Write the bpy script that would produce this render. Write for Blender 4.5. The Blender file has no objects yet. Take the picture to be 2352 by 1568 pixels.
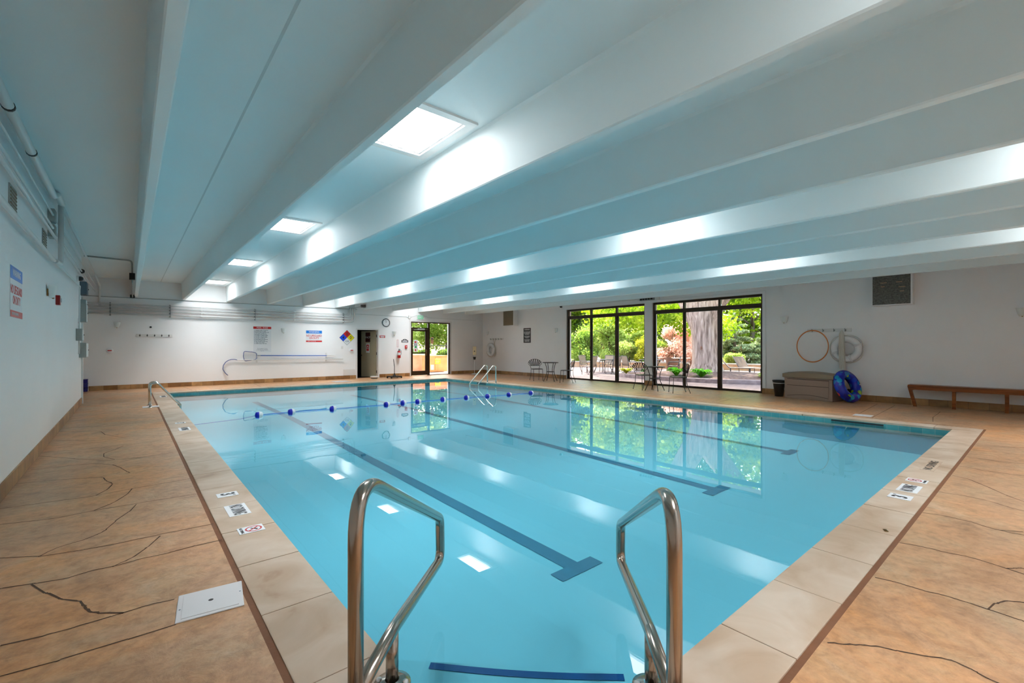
import bpy, bmesh, math, random
import numpy as np
from mathutils import Vector, Matrix, Euler
PI = math.pi
C = bpy.context.scene.collection
random.seed(7)
rng = np.random.default_rng(11)

# ------------------------------------------------------------------ materials
def new_mat(name):
    m = bpy.data.materials.new(name); m.use_nodes = True
    nt = m.node_tree; nt.nodes.clear()
    out = nt.nodes.new('ShaderNodeOutputMaterial')
    return m, nt, out

def lin(r, g, b):
    f = lambda c: ((c/255+0.055)/1.055)**2.4 if c/255 > 0.04045 else c/255/12.92
    return (f(r), f(g), f(b), 1)

def mat(name, col, rough=0.6, metal=0.0, noise=0.0, nscale=6.0, bump=0.0, bscale=40.0, spec=0.5, emit=None, coat=0.0):
    m, nt, out = new_mat(name)
    p = nt.nodes.new('ShaderNodeBsdfPrincipled')
    nt.links.new(p.outputs[0], out.inputs[0])
    p.inputs['Base Color'].default_value = col
    p.inputs['Roughness'].default_value = rough
    p.inputs['Metallic'].default_value = metal
    p.inputs['Specular IOR Level'].default_value = spec
    p.inputs['Coat Weight'].default_value = coat
    tc = nt.nodes.new('ShaderNodeTexCoord')
    if noise > 0:
        n = nt.nodes.new('ShaderNodeTexNoise'); n.inputs['Scale'].default_value = nscale; n.inputs['Detail'].default_value = 5
        nt.links.new(tc.outputs['Object'], n.inputs['Vector'])
        mx = nt.nodes.new('ShaderNodeMix'); mx.data_type = 'RGBA'
        mx.inputs[6].default_value = tuple(c*(1-noise) for c in col[:3])+(1,)
        mx.inputs[7].default_value = tuple(min(1, c*(1+noise)) for c in col[:3])+(1,)
        nt.links.new(n.outputs['Fac'], mx.inputs[0]); nt.links.new(mx.outputs[2], p.inputs['Base Color'])
    if bump > 0:
        n2 = nt.nodes.new('ShaderNodeTexNoise'); n2.inputs['Scale'].default_value = bscale; n2.inputs['Detail'].default_value = 4
        nt.links.new(tc.outputs['Object'], n2.inputs['Vector'])
        b = nt.nodes.new('ShaderNodeBump'); b.inputs['Strength'].default_value = bump; b.inputs['Distance'].default_value = 0.01
        nt.links.new(n2.outputs['Fac'], b.inputs['Height']); nt.links.new(b.outputs[0], p.inputs['Normal'])
    if emit:
        p.inputs['Emission Color'].default_value = emit[0]; p.inputs['Emission Strength'].default_value = emit[1]
    return m

def ramp_mat(name, cols, scale=3.0, detail=6, rough=0.6, bump=0.2, stretch=(1, 1, 1), distort=0.0, spec=0.3, kind='noise', trans=0.0):
    """noise -> colour ramp"""
    m, nt, out = new_mat(name)
    p = nt.nodes.new('ShaderNodeBsdfPrincipled'); nt.links.new(p.outputs[0], out.inputs[0])
    p.inputs['Roughness'].default_value = rough; p.inputs['Specular IOR Level'].default_value = spec
    tc = nt.nodes.new('ShaderNodeTexCoord'); mp = nt.nodes.new('ShaderNodeMapping'); mp.inputs['Scale'].default_value = stretch
    nt.links.new(tc.outputs['Object'], mp.inputs[0])
    if kind == 'noise':
        n = nt.nodes.new('ShaderNodeTexNoise'); n.inputs['Scale'].default_value = scale; n.inputs['Detail'].default_value = detail
        n.inputs['Distortion'].default_value = distort; fac = n.outputs['Fac']
    else:
        n = nt.nodes.new('ShaderNodeTexVoronoi'); n.inputs['Scale'].default_value = scale; fac = n.outputs['Color']
    nt.links.new(mp.outputs[0], n.inputs['Vector'])
    cr = nt.nodes.new('ShaderNodeValToRGB'); e = cr.color_ramp.elements
    for i, (pos, c) in enumerate(cols):
        el = e[i] if i < 2 else e.new(pos)
        el.position = pos; el.color = c
    nt.links.new(fac, cr.inputs[0]); nt.links.new(cr.outputs[0], p.inputs['Base Color'])
    if bump:
        b = nt.nodes.new('ShaderNodeBump'); b.inputs['Strength'].default_value = bump; b.inputs['Distance'].default_value = 0.02
        nt.links.new(n.outputs[0], b.inputs['Height']); nt.links.new(b.outputs[0], p.inputs['Normal'])
    if trans:
        tr = nt.nodes.new('ShaderNodeBsdfTranslucent'); nt.links.new(cr.outputs[0], tr.inputs[0])
        mx = nt.nodes.new('ShaderNodeMixShader'); mx.inputs[0].default_value = trans
        nt.links.new(p.outputs[0], mx.inputs[1]); nt.links.new(tr.outputs[0], mx.inputs[2]); nt.links.new(mx.outputs[0], out.inputs[0])
    return m

M_ = {}
M_['wall'] = mat('white_wall_paint', (.90, .89, .885, 1), .55, noise=.03, nscale=1.5, bump=.08, bscale=90)
M_['ceil'] = mat('ceiling_paint_pool_bounce', (.83, .90, .903, 1), .6, noise=.02, nscale=1.2, bump=.05, bscale=60)  # white paint with the pool's cyan bounce light tinted into its colour
M_['trimw'] = mat('white_trim', (.78, .77, .75, 1), .45)
M_['pipew'] = mat('painted_pipe', (.72, .74, .73, 1), .4, noise=.04, nscale=3)
M_['dark'] = mat('dark_plastic', (.012, .012, .013, 1), .45)
M_['black'] = mat('black_metal', (.012, .009, .008, 1), .35, noise=.2, nscale=20)
M_['bronze'] = mat('bronze_frame', (.040, .022, .010, 1), .35, metal=.3, noise=.15, nscale=8)
M_['steel'] = mat('brushed_steel', (.44, .38, .33, 1), .2, metal=1.0, noise=.06, nscale=30)
M_['steel2'] = mat('ladder_steel', (.62, .60, .56, 1), .2, metal=1.0)
M_['white'] = mat('white_plastic', (.82, .82, .83, 1), .4)
M_['offw'] = mat('cream_plastic', (.75, .66, .42, 1), .4)
M_['sign'] = mat('sign_white', (.80, .81, .83, 1), .4)
M_['signblue'] = mat('sign_blue', lin(20, 125, 215), .4)
M_['signred'] = mat('sign_red', lin(205, 30, 25), .4)
M_['darkred'] = mat('device_red', lin(150, 8, 10), .35)
M_['maroon'] = mat('sign_maroon', lin(60, 12, 12), .4)
M_['ink'] = mat('sign_ink', (.012, .012, .014, 1), .5)
M_['inkgrey'] = mat('sign_grey_ink', lin(90, 105, 118), .5)
M_['yellow'] = mat('sign_yellow', lin(225, 215, 15), .4)
M_['dblue'] = mat('sign_deep_blue', lin(10, 70, 215), .4)
M_['green'] = mat('sign_green', lin(20, 165, 85), .4)
M_['jointgrey'] = mat('joint_sealant', (.62, .68, .68, 1), .7)
M_['brass'] = mat('brass', (.35, .22, .08, 1), .3, metal=1)
M_['frost'] = mat('frosted_glass', (.78, .81, .79, 1), .35)
M_['doorpaint'] = mat('cream_door_paint', (.46, .41, .28, 1), .4, noise=.03)
M_['grille'] = ramp_mat('vent_grille', [(.3, (.09, .085, .07, 1)), (.7, (.22, .21, .19, 1))], 30, 2, .5, .0)
M_['grillebrown'] = mat('brown_grille', (.22, .165, .10, 1), .5, noise=.2, nscale=30)
M_['ventgrey'] = mat('grey_grille', (.36, .38, .36, 1), .5, noise=.15, nscale=40)
M_['orange'] = mat('orange_hoop', lin(232, 140, 72), .35)
M_['rope'] = mat('white_rope', (.72, .68, .60, 1), .8, bump=.4, bscale=120)
M_['resin'] = mat('taupe_resin', lin(152, 130, 116), .5, noise=.04, nscale=3, bump=.1, bscale=80)
M_['resinlid'] = mat('tan_resin_lid', lin(140, 124, 102), .5, noise=.04)
M_['resindark'] = mat('resin_groove', lin(86, 68, 58), .6)
M_['wood'] = ramp_mat('bench_wood', [(.25, lin(92, 48, 20)), (.55, lin(138, 78, 36)), (.8, lin(160, 96, 50))], 3, 6, .35, .1, (6, .5, 6), .4)
M_['tabletop'] = ramp_mat('stone_table_top', [(.35, lin(70, 62, 52)), (.65, lin(108, 98, 86))], 30, 3, .3, .0)
M_['bluefloat'] = mat('float_blue', lin(8, 22, 175), .3)
M_['bluerope'] = mat('blue_rope', lin(25, 110, 215), .6)
M_['bluepole'] = mat('blue_pole', lin(40, 105, 195), .35)
M_['navyhose'] = mat('steel_blue_tube', lin(105, 115, 160), .4)
M_['extred'] = mat('extinguisher_red', lin(205, 20, 20), .25, coat=.5)
M_['navy'] = mat('navy_plastic', lin(14, 14, 110), .4)
M_['lid'] = mat('skimmer_lid', (.75, .72, .72, 1), .45)
M_['hatch'] = mat('grey_hatch', lin(165, 160, 158), .5, noise=.1)
M_['mortar'] = mat('mortar_joint', lin(128, 84, 56), .8, noise=.25, nscale=6, bump=.3)
M_['stripe'] = mat('pool_stripe', lin(0, 70, 140), .4)
M_['lane'] = mat('lane_tile', lin(70, 118, 150), .4)
M_['crack'] = mat('deck_joint', lin(84, 62, 46), .9, noise=.3, nscale=8)
M_['bark'] = ramp_mat('tree_bark', [(.3, lin(112, 88, 76)), (.55, lin(186, 156, 138)), (.75, lin(212, 186, 170))], 5, 9, .9, 1.0, (2.4, 2.4, .28), .5)
M_['stem'] = mat('plant_stem', lin(105, 85, 60), .8)
M_['mulch'] = ramp_mat('bark_mulch', [(.3, lin(70, 50, 44)), (.6, lin(120, 92, 82)), (.8, lin(165, 140, 128))], 9, 8, .95, .5)
M_['kerb'] = ramp_mat('kerb_stone', [(.3, lin(128, 112, 112)), (.7, lin(172, 155, 150))], 5, 4, .9, .3)
M_['terra'] = ramp_mat('terracotta_wall', [(.3, lin(196, 146, 106)), (.7, lin(222, 178, 142))], 2, 5, .9, .2)
M_['ywood'] = ramp_mat('yellow_panel', [(.3, lin(196, 126, 72)), (.7, lin(212, 148, 92))], 3, 3, .6, .05)
M_['sling'] = mat('tan_sling_fabric', lin(158, 134, 110), .8, noise=.08, nscale=40)
M_['slingdark'] = mat('brown_sling_fabric', lin(122, 98, 80), .8, noise=.08, nscale=40)
M_['slingframe'] = mat('grey_chair_frame', lin(70, 62, 60), .5)
M_['wicker'] = mat('brown_wicker', lin(140, 92, 68), .7, noise=.2, nscale=30)
M_['tantop'] = mat('tan_table', lin(226, 182, 140), .5)
M_['concrete'] = mat('pale_concrete', lin(205, 190, 172), .9, noise=.06, nscale=3)
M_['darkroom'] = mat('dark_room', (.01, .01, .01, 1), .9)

def leafmat(name, c0, c1, c2, trans=.58):
    return ramp_mat(name, [(.3, c0), (.5, c1), (.72, c2)], 1.3, 6, .55, 0, (1, 1, 1), 0, .3, 'noise', trans)
M_['leaf_maple'] = leafmat('maple_leaf', lin(92, 132, 12), lin(152, 182, 22), lin(206, 216, 66))
M_['leaf_light'] = leafmat('light_leaf', lin(140, 168, 58), lin(192, 208, 106), lin(222, 230, 146))
M_['leaf_mid'] = leafmat('mid_leaf', lin(86, 120, 32), lin(140, 168, 56), lin(190, 206, 100))
M_['leaf_pink'] = leafmat('pink_leaf', lin(226, 178, 152), lin(244, 208, 184), lin(250, 234, 220))
M_['leaf_spruce'] = leafmat('spruce_needle', lin(104, 122, 76), lin(160, 174, 120), lin(204, 212, 164), .35)
M_['leaf_yellow'] = leafmat('yellow_leaf', lin(170, 165, 30), lin(205, 205, 60), lin(230, 228, 110))
M_['leaf_bright'] = leafmat('bright_leaf', lin(60, 140, 12), lin(110, 185, 25), lin(170, 215, 60))
M_['leaf_pale'] = leafmat('pale_leaf', lin(130, 145, 110), lin(185, 195, 165), lin(220, 225, 205))

def deck_material():
    m, nt, out = new_mat('stamped_deck')
    N = nt.nodes.new; Lk = nt.links.new
    p = N('ShaderNodeBsdfPrincipled'); Lk(p.outputs[0], out.inputs[0])
    tc = N('ShaderNodeTexCoord')
    def noise(scale, detail, rough, dist, st=(1, 1, 1)):
        mp = N('ShaderNodeMapping'); mp.inputs['Scale'].default_value = st; Lk(tc.outputs['Object'], mp.inputs[0])
        n = N('ShaderNodeTexNoise'); n.inputs['Scale'].default_value = scale; n.inputs['Detail'].default_value = detail; n.inputs['Roughness'].default_value = rough; n.inputs['Distortion'].default_value = dist
        Lk(mp.outputs[0], n.inputs['Vector']); return n
    def ramp(n, els, sock='Fac'):
        r = N('ShaderNodeValToRGB'); e = r.color_ramp.elements
        for i, (pos, c) in enumerate(els):
            x = e[i] if i < 2 else e.new(pos); x.position = pos; x.color = c
        Lk(n.outputs[sock], r.inputs[0]); return r
    def mix(a, b, fac, mode='MIX'):
        mx = N('ShaderNodeMix'); mx.data_type = 'RGBA'; mx.blend_type = mode
        if isinstance(fac, float): mx.inputs[0].default_value = fac
        else: Lk(fac, mx.inputs[0])
        Lk(a, mx.inputs[6]); Lk(b, mx.inputs[7]); return mx.outputs[2]
    n1 = noise(2.4, 10, .68, .5); n2 = noise(.9, 5, .55, 1.0); n3 = noise(16, 9, .72, .2, (1, 1, 1)); n4 = noise(5.5, 8, .7, .6)
    a = ramp(n1, [(.30, lin(140, 100, 66)), (.40, lin(184, 136, 97)), (.50, lin(202, 153, 112)), (.60, lin(198, 160, 120)), (.72, lin(214, 188, 160))])
    b = ramp(n2, [(.36, lin(216, 150, 88)), (.50, lin(194, 150, 112)), (.64, lin(172, 146, 118))])
    c1 = mix(a.outputs[0], b.outputs[0], .5)
    d = ramp(n3, [(.32, (.72, .70, .68, 1)), (.5, (1, 1, 1, 1)), (.70, (1.2, 1.22, 1.26, 1))])
    c2 = mix(c1, d.outputs[0], .85, 'MULTIPLY')
    e = ramp(n4, [(.36, (.74, .70, .64, 1)), (.48, (1, 1, 1, 1)), (.70, (1.14, 1.14, 1.15, 1))])
    c3 = mix(c2, e.outputs[0], .7, 'MULTIPLY')
    Lk(c3, p.inputs['Base Color'])
    p.inputs['Roughness'].default_value = .38; p.inputs['Specular IOR Level'].default_value = .4
    bp = N('ShaderNodeBump'); bp.inputs['Strength'].default_value = .5; bp.inputs['Distance'].default_value = .014
    Lk(n4.outputs['Fac'], bp.inputs['Height']); Lk(bp.outputs[0], p.inputs['Normal'])
    return m
M_['deck'] = deck_material()
M_['coping'] = ramp_mat('coping_stone', [(.20, lin(150, 114, 84)), (.32, lin(188, 160, 134)), (.5, lin(202, 178, 155)), (.75, lin(216, 198, 180))], 2.6, 10, .5, .12, (1, 1, 1), .7)

def brick_mat(name, c1, c2, mortar, w, h, msize, rough=.6, vec='xy', scale=1.0, noise=.5):
    m, nt, out = new_mat(name); N = nt.nodes.new; Lk = nt.links.new
    p = N('ShaderNodeBsdfPrincipled'); Lk(p.outputs[0], out.inputs[0]); p.inputs['Roughness'].default_value = rough
    tc = N('ShaderNodeTexCoord'); sp = N('ShaderNodeSeparateXYZ'); Lk(tc.outputs['Object'], sp.inputs[0])
    cb = N('ShaderNodeCombineXYZ')
    if vec == 'wall':
        ad = N('ShaderNodeMath'); ad.operation = 'ADD'; Lk(sp.outputs[0], ad.inputs[0]); Lk(sp.outputs[1], ad.inputs[1])
        Lk(ad.outputs[0], cb.inputs[0]); Lk(sp.outputs[2], cb.inputs[1])
    else:
        Lk(sp.outputs[0], cb.inputs[0]); Lk(sp.outputs[1], cb.inputs[1])
    br = N('ShaderNodeTexBrick'); Lk(cb.outputs[0], br.inputs['Vector'])
    br.inputs['Color1'].default_value = c1; br.inputs['Color2'].default_value = c2; br.inputs['Mortar'].default_value = mortar
    br.inputs['Scale'].default_value = scale; br.inputs['Brick Width'].default_value = w; br.inputs['Row Height'].default_value = h; br.inputs['Mortar Size'].default_value = msize
    n = N('ShaderNodeTexNoise'); n.inputs['Scale'].default_value = 7; n.inputs['Detail'].default_value = 7; Lk(tc.outputs['Object'], n.inputs['Vector'])
    r = N('ShaderNodeValToRGB'); e = r.color_ramp.elements; e[0].position = .3; e[0].color = (1-noise, 1-noise, 1-noise, 1); e[1].position = .7; e[1].color = (1.05, 1.05, 1.05, 1)
    Lk(n.outputs['Fac'], r.inputs[0])
    mm = N('ShaderNodeMix'); mm.data_type = 'RGBA'; mm.blend_type = 'MULTIPLY'; mm.inputs[0].default_value = 1
    Lk(br.outputs['Color'], mm.inputs[6]); Lk(r.outputs[0], mm.inputs[7]); Lk(mm.outputs[2], p.inputs['Base Color'])
    return m
M_['basetile'] = brick_mat('travertine_base_tile', lin(196, 150, 98), lin(150, 104, 56), lin(120, 88, 58), .32, .5, .004, .35, 'wall', 1, .35)
M_['tealtile'] = brick_mat('teal_waterline_tile', lin(96, 168, 168), lin(82, 156, 160), lin(130, 170, 170), .16, .16, .004, .25, 'wall', 1, .15)
M_['paver'] = brick_mat('brick_paving', lin(134, 114, 108), lin(114, 95, 91), lin(92, 78, 75), .22, .11, .006, .9, 'xy', 1, .25)

def pool_plaster():
    return mat('pool_plaster', POOLC, .7, noise=.03, nscale=.8)
POOLC = (.27, .62, .77, 1)
M_['plaster'] = pool_plaster()

def water_mat():
    m, nt, out = new_mat('pool_water'); N = nt.nodes.new; Lk = nt.links.new
    tr = N('ShaderNodeBsdfTransparent'); tr.inputs[0].default_value = (.74, .97, .985, 1)
    gl = N('ShaderNodeBsdfGlossy'); gl.inputs['Roughness'].default_value = .0; gl.inputs[0].default_value = (1, 1, 1, 1)
    fr = N('ShaderNodeFresnel'); fr.inputs[0].default_value = 1.33
    tc = N('ShaderNodeTexCoord'); n = N('ShaderNodeTexNoise'); n.inputs['Scale'].default_value = 1.4; n.inputs['Detail'].default_value = 2
    Lk(tc.outputs['Object'], n.inputs['Vector'])
    b = N('ShaderNodeBump'); b.inputs['Strength'].default_value = .010; b.inputs['Distance'].default_value = .1
    Lk(n.outputs['Fac'], b.inputs['Height']); Lk(b.outputs[0], gl.inputs['Normal'])
    mx = N('ShaderNodeMixShader'); Lk(fr.outputs[0], mx.inputs[0]); Lk(tr.outputs[0], mx.inputs[1]); Lk(gl.outputs[0], mx.inputs[2])
    Lk(mx.outputs[0], out.inputs[0])
    return m
M_['water'] = water_mat()

def glass_mat():
    m, nt, out = new_mat('window_glass'); N = nt.nodes.new; Lk = nt.links.new
    tr = N('ShaderNodeBsdfTransparent'); tr.inputs[0].default_value = (.97, .98, .97, 1)
    gl = N('ShaderNodeBsdfGlossy'); gl.inputs['Roughness'].default_value = .0
    fr = N('ShaderNodeFresnel'); fr.inputs[0].default_value = 1.25
    mx = N('ShaderNodeMixShader'); Lk(fr.outputs[0], mx.inputs[0]); Lk(tr.outputs[0], mx.inputs[1]); Lk(gl.outputs[0], mx.inputs[2])
    Lk(mx.outputs[0], out.inputs[0]); return m
M_['glass'] = glass_mat()

SKYLIGHT = 4.6
SKYPOWER = 7.6
def diffuser():
    m, nt, out = new_mat('skylight_diffuser'); e = nt.nodes.new('ShaderNodeEmission')
    e.inputs[0].default_value = (.97, .98, 1, 1); e.inputs[1].default_value = SKYLIGHT
    nt.links.new(e.outputs[0], out.inputs[0]); return m
M_['diffuser'] = diffuser()

def ring_print():
    m, nt, out = new_mat('swim_ring_print'); N = nt.nodes.new; Lk = nt.links.new
    p = N('ShaderNodeBsdfPrincipled'); Lk(p.outputs[0], out.inputs[0]); p.inputs['Roughness'].default_value = .2
    tc = N('ShaderNodeTexCoord'); v = N('ShaderNodeTexVoronoi'); v.inputs['Scale'].default_value = 9.0
    Lk(tc.outputs['Object'], v.inputs['Vector'])
    sp = N('ShaderNodeSeparateColor'); Lk(v.outputs['Color'], sp.inputs[0])
    cr = N('ShaderNodeValToRGB'); cr.color_ramp.interpolation = 'CONSTANT'; e = cr.color_ramp.elements
    e[0].position = 0; e[0].color = lin(6, 24, 165); e[1].position = .30; e[1].color = lin(8, 105, 190)
    for pos, c in [(.52, lin(10, 60, 200)), (.72, lin(215, 75, 80)), (.79, lin(20, 150, 200)), (.86, lin(140, 180, 40)), (.91, lin(225, 235, 240)), (.95, lin(8, 20, 120))]:
        x = e.new(pos); x.color = c
    Lk(sp.outputs[0], cr.inputs[0])
    th = N('ShaderNodeMath'); th.operation = 'LESS_THAN'; th.inputs[1].default_value = .56; Lk(v.outputs['Distance'], th.inputs[0])
    mx = N('ShaderNodeMix'); mx.data_type = 'RGBA'; mx.inputs[6].default_value = lin(6, 34, 165); Lk(th.outputs[0], mx.inputs[0]); Lk(cr.outputs[0], mx.inputs[7])
    Lk(mx.outputs[2], p.inputs['Base Color']); return m
M_['ringprint'] = ring_print()

# ------------------------------------------------------------------ mesh builder
class MB:
    def __init__(s): s.v = []; s.f = []; s.mi = []; s.sm = []
    def add(s, vs, fs, mi=0, smooth=False):
        o = len(s.v); s.v += [tuple(v) for v in vs]
        for f in fs: s.f.append([i+o for i in f]); s.mi.append(mi); s.sm.append(smooth)
        return s
    def box(s, x0, x1, y0, y1, z0, z1, mi=0, T=None):
        vs = [Vector((x, y, z)) for z in (z0, z1) for y in (y0, y1) for x in (x0, x1)]
        if T is not None: vs = [T @ v for v in vs]
        return s.add(vs, [(0, 2, 3, 1), (4, 5, 7, 6), (0, 1, 5, 4), (2, 6, 7, 3), (0, 4, 6, 2), (1, 3, 7, 5)], mi)
    def bbox(s, x0, x1, y0, y1, z0, z1, b=.005, mi=0, T=None):
        """box with chamfered edges"""
        bm = bmesh.new(); bmesh.ops.create_cube(bm, size=1)
        for v in bm.verts: v.co = Vector(((x0+x1)/2+v.co.x*(x1-x0), (y0+y1)/2+v.co.y*(y1-y0), (z0+z1)/2+v.co.z*(z1-z0)))
        bmesh.ops.bevel(bm, geom=bm.edges[:], offset=b, segments=2, affect='EDGES', profile=.7)
        bm.verts.index_update()
        vs = [(T @ v.co if T is not None else v.co.copy()) for v in bm.verts]
        s.add(vs, [[v.index for v in f.verts] for f in bm.faces], mi); bm.free(); return s
    def quad(s, pts, mi=0): return s.add(pts, [tuple(range(len(pts)))], mi)
    def prism(s, poly, z0, z1, mi=0, T=None):
        n = len(poly); vs = [Vector((x, y, z0)) for x, y in poly]+[Vector((x, y, z1)) for x, y in poly]
        if T is not None: vs = [T @ v for v in vs]
        return s.add(vs, [tuple(range(n))[::-1], tuple(range(n, 2*n))]+[(i, (i+1) % n, n+(i+1) % n, n+i) for i in range(n)], mi)
    def tube(s, pts, r, seg=10, closed=False, caps=True, mi=0, T=None):
        P = [Vector(p) for p in pts]; n = len(P); R = r if isinstance(r, (list, tuple)) else [r]*n
        tang = []
        for i in range(n):
            a = P[i-1] if (i > 0 or closed) else P[i]; b = P[(i+1) % n] if (i < n-1 or closed) else P[i]
            t = (b-a); tang.append(t.normalized() if t.length > 1e-9 else Vector((0, 0, 1)))
        up = Vector((0, 0, 1)) if abs(tang[0].z) < .9 else Vector((1, 0, 0))
        nrm = (up-tang[0]*up.dot(tang[0])).normalized(); vs = []
        for i in range(n):
            nrm = nrm-tang[i]*nrm.dot(tang[i]); nrm.normalize(); bi = tang[i].cross(nrm)
            for k in range(seg):
                a = 2*PI*k/seg; q = P[i]+(nrm*math.cos(a)+bi*math.sin(a))*R[i]
                vs.append(T @ q if T is not None else q)
        fs = []
        for i in range(n if closed else n-1):
            j = (i+1) % n
            for k in range(seg):
                l = (k+1) % seg; fs.append((i*seg+k, i*seg+l, j*seg+l, j*seg+k))
        s.add(vs, fs, mi, True)
        if caps and not closed:
            o = len(s.v)-len(vs)
            s.f.append([o+k for k in range(seg)][::-1]); s.mi.append(mi); s.sm.append(False)
            s.f.append([o+(n-1)*seg+k for k in range(seg)]); s.mi.append(mi); s.sm.append(False)
        return s
    def lathe(s, prof, seg=24, mi=0, T=None, smooth=True):
        """profile of (r, z) about local z"""
        vs = []; n = len(prof)
        for r, z in prof:
            for k in range(seg):
                a = 2*PI*k/seg; q = Vector((max(r, 1e-4)*math.cos(a), max(r, 1e-4)*math.sin(a), z)); vs.append(T @ q if T is not None else q)
        fs = [(i*seg+k, i*seg+(k+1) % seg, (i+1)*seg+(k+1) % seg, (i+1)*seg+k) for i in range(n-1) for k in range(seg)]
        s.add(vs, fs, mi, smooth); return s
    def torus(s, R, r, seg=40, sub=14, mi=0, T=None, squash=1.0):
        vs = []
        for i in range(seg):
            a = 2*PI*i/seg
            for k in range(sub):
                b = 2*PI*k/sub; q = Vector(((R+r*math.cos(b))*math.cos(a), (R+r*math.cos(b))*math.sin(a), r*math.sin(b)*squash)); vs.append(T @ q if T is not None else q)
        fs = [(i*sub+k, ((i+1) % seg)*sub+k, ((i+1) % seg)*sub+(k+1) % sub, i*sub+(k+1) % sub) for i in range(seg) for k in range(sub)]
        return s.add(vs, fs, mi, True)
    def build(s, name, mats, parent=None, mx=None):
        me = bpy.data.meshes.new(name); me.from_pydata(s.v, [], s.f)
        for m in (mats if isinstance(mats, (list, tuple)) else [mats]): me.materials.append(M_[m] if isinstance(m, str) else m)
        me.polygons.foreach_set('material_index', s.mi); me.polygons.foreach_set('use_smooth', s.sm); me.update()
        bm = bmesh.new(); bm.from_mesh(me); bmesh.ops.recalc_face_normals(bm, faces=bm.faces[:]); bm.to_mesh(me); bm.free()
        o = bpy.data.objects.new(name, me); C.objects.link(o)
        if parent: o.parent = parent
        if mx is not None: o.matrix_world = mx
        return o

def rounded(pts, rad, n=6, closed=False):
    """polyline with rounded corners"""
    P = [Vector(p) for p in pts]; out = []; N = len(P)
    for i, p in enumerate(P):
        if not closed and i in (0, N-1): out.append(p); continue
        a = P[i-1]; b = P[(i+1) % N]; r = rad[i] if isinstance(rad, (list, tuple)) else rad
        d1 = (a-p); d2 = (b-p); ang = d1.angle(d2); L = min(r/max(math.tan(ang/2), 1e-3), d1.length*.49, d2.length*.49)
        s0 = p+d1.normalized()*L; s1 = p+d2.normalized()*L
        for k in range(n+1):
            t = k/n; out.append(s0*(1-t)**2+p*2*t*(1-t)+s1*t**2)
    return out

def tag(o, label, cat, group=None, kind=None):
    o['label'] = label; o['category'] = cat
    if group: o['group'] = group
    if kind: o['kind'] = kind
    return o
def struct(o): o['kind'] = 'structure'; return o
def thing(name, label, cat, loc=(0, 0, 0), rz=0, group=None, mx=None):
    o = bpy.data.objects.new(name, None); C.objects.link(o); o.empty_display_size = .1
    if mx is not None: o.matrix_world = mx
    else: o.location = loc; o.rotation_euler = (0, 0, rz)
    return tag(o, label, cat, group)
def copy_tree(o, parent=None):
    c = o.copy(); C.objects.link(c); c.parent = parent
    for ch in list(o.children): copy_tree(ch, c)
    return c
def put(root, label=None, loc=None, rz=None, group=None, mx=None):
    if mx is not None: root.matrix_world = mx
    if loc is not None: root.location = loc
    if rz is not None: root.rotation_euler = (0, 0, rz)
    if label: root['label'] = label
    if group: root['group'] = group
    return root

XL, XR, YF, YN = -.875, 14.045, 19.02, -1.75
def frame(origin, right, up):
    r = Vector(right).normalized(); u = Vector(up).normalized(); o = r.cross(u)
    m = Matrix.Identity(4)
    for i in range(3): m[i][0] = r[i]; m[i][1] = u[i]; m[i][2] = o[i]; m[i][3] = origin[i]
    return m
def on_far(x, z): return frame((x, YF, z), (1, 0, 0), (0, 0, 1))
def on_right(y, z): return frame((XR, y, z), (0, -1, 0), (0, 0, 1))
def on_left(y, z): return frame((XL, y, z), (0, 1, 0), (0, 0, 1))

def text(body, size, material, parent, x=0, y=0, z=.004, sx=1.0, align='CENTER', name='lettering', extrude=0.0006, rot=0, spacing=1.0, line=1.0, bold=0.0):
    cu = bpy.data.curves.new('lettering_curve', 'FONT'); cu.body = body; cu.size = size; cu.align_x = align; cu.align_y = 'CENTER'
    cu.extrude = extrude; cu.space_character = spacing; cu.space_line = line; cu.resolution_u = 2; cu.offset = bold
    t = bpy.data.objects.new('tmp', cu); C.objects.link(t)
    bpy.context.view_layer.update()
    me = bpy.data.meshes.new_from_object(t.evaluated_get(bpy.context.evaluated_depsgraph_get()))
    bpy.data.objects.remove(t); bpy.data.curves.remove(cu)
    me.materials.clear(); me.materials.append(M_[material])
    me.transform(Matrix.Translation((x, y, z)) @ Matrix.Rotation(rot, 4, 'Z') @ Matrix.Diagonal((sx, 1, 1, 1)))
    o = bpy.data.objects.new(name, me); C.objects.link(o); o.parent = parent
    return o

# ------------------------------------------------------------------ the room
ZB, ZC = 2.955, 3.5          # underside of the ribs, underside of the slab
PX0, PX1, PY0, PY1 = .872, 10.423, 1.055, 16.79      # pool, inside the coping
CX0, CX1, CY0, CY1 = .512, 10.783, .715, 17.13       # outside of the coping
ZW = -.08

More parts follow.
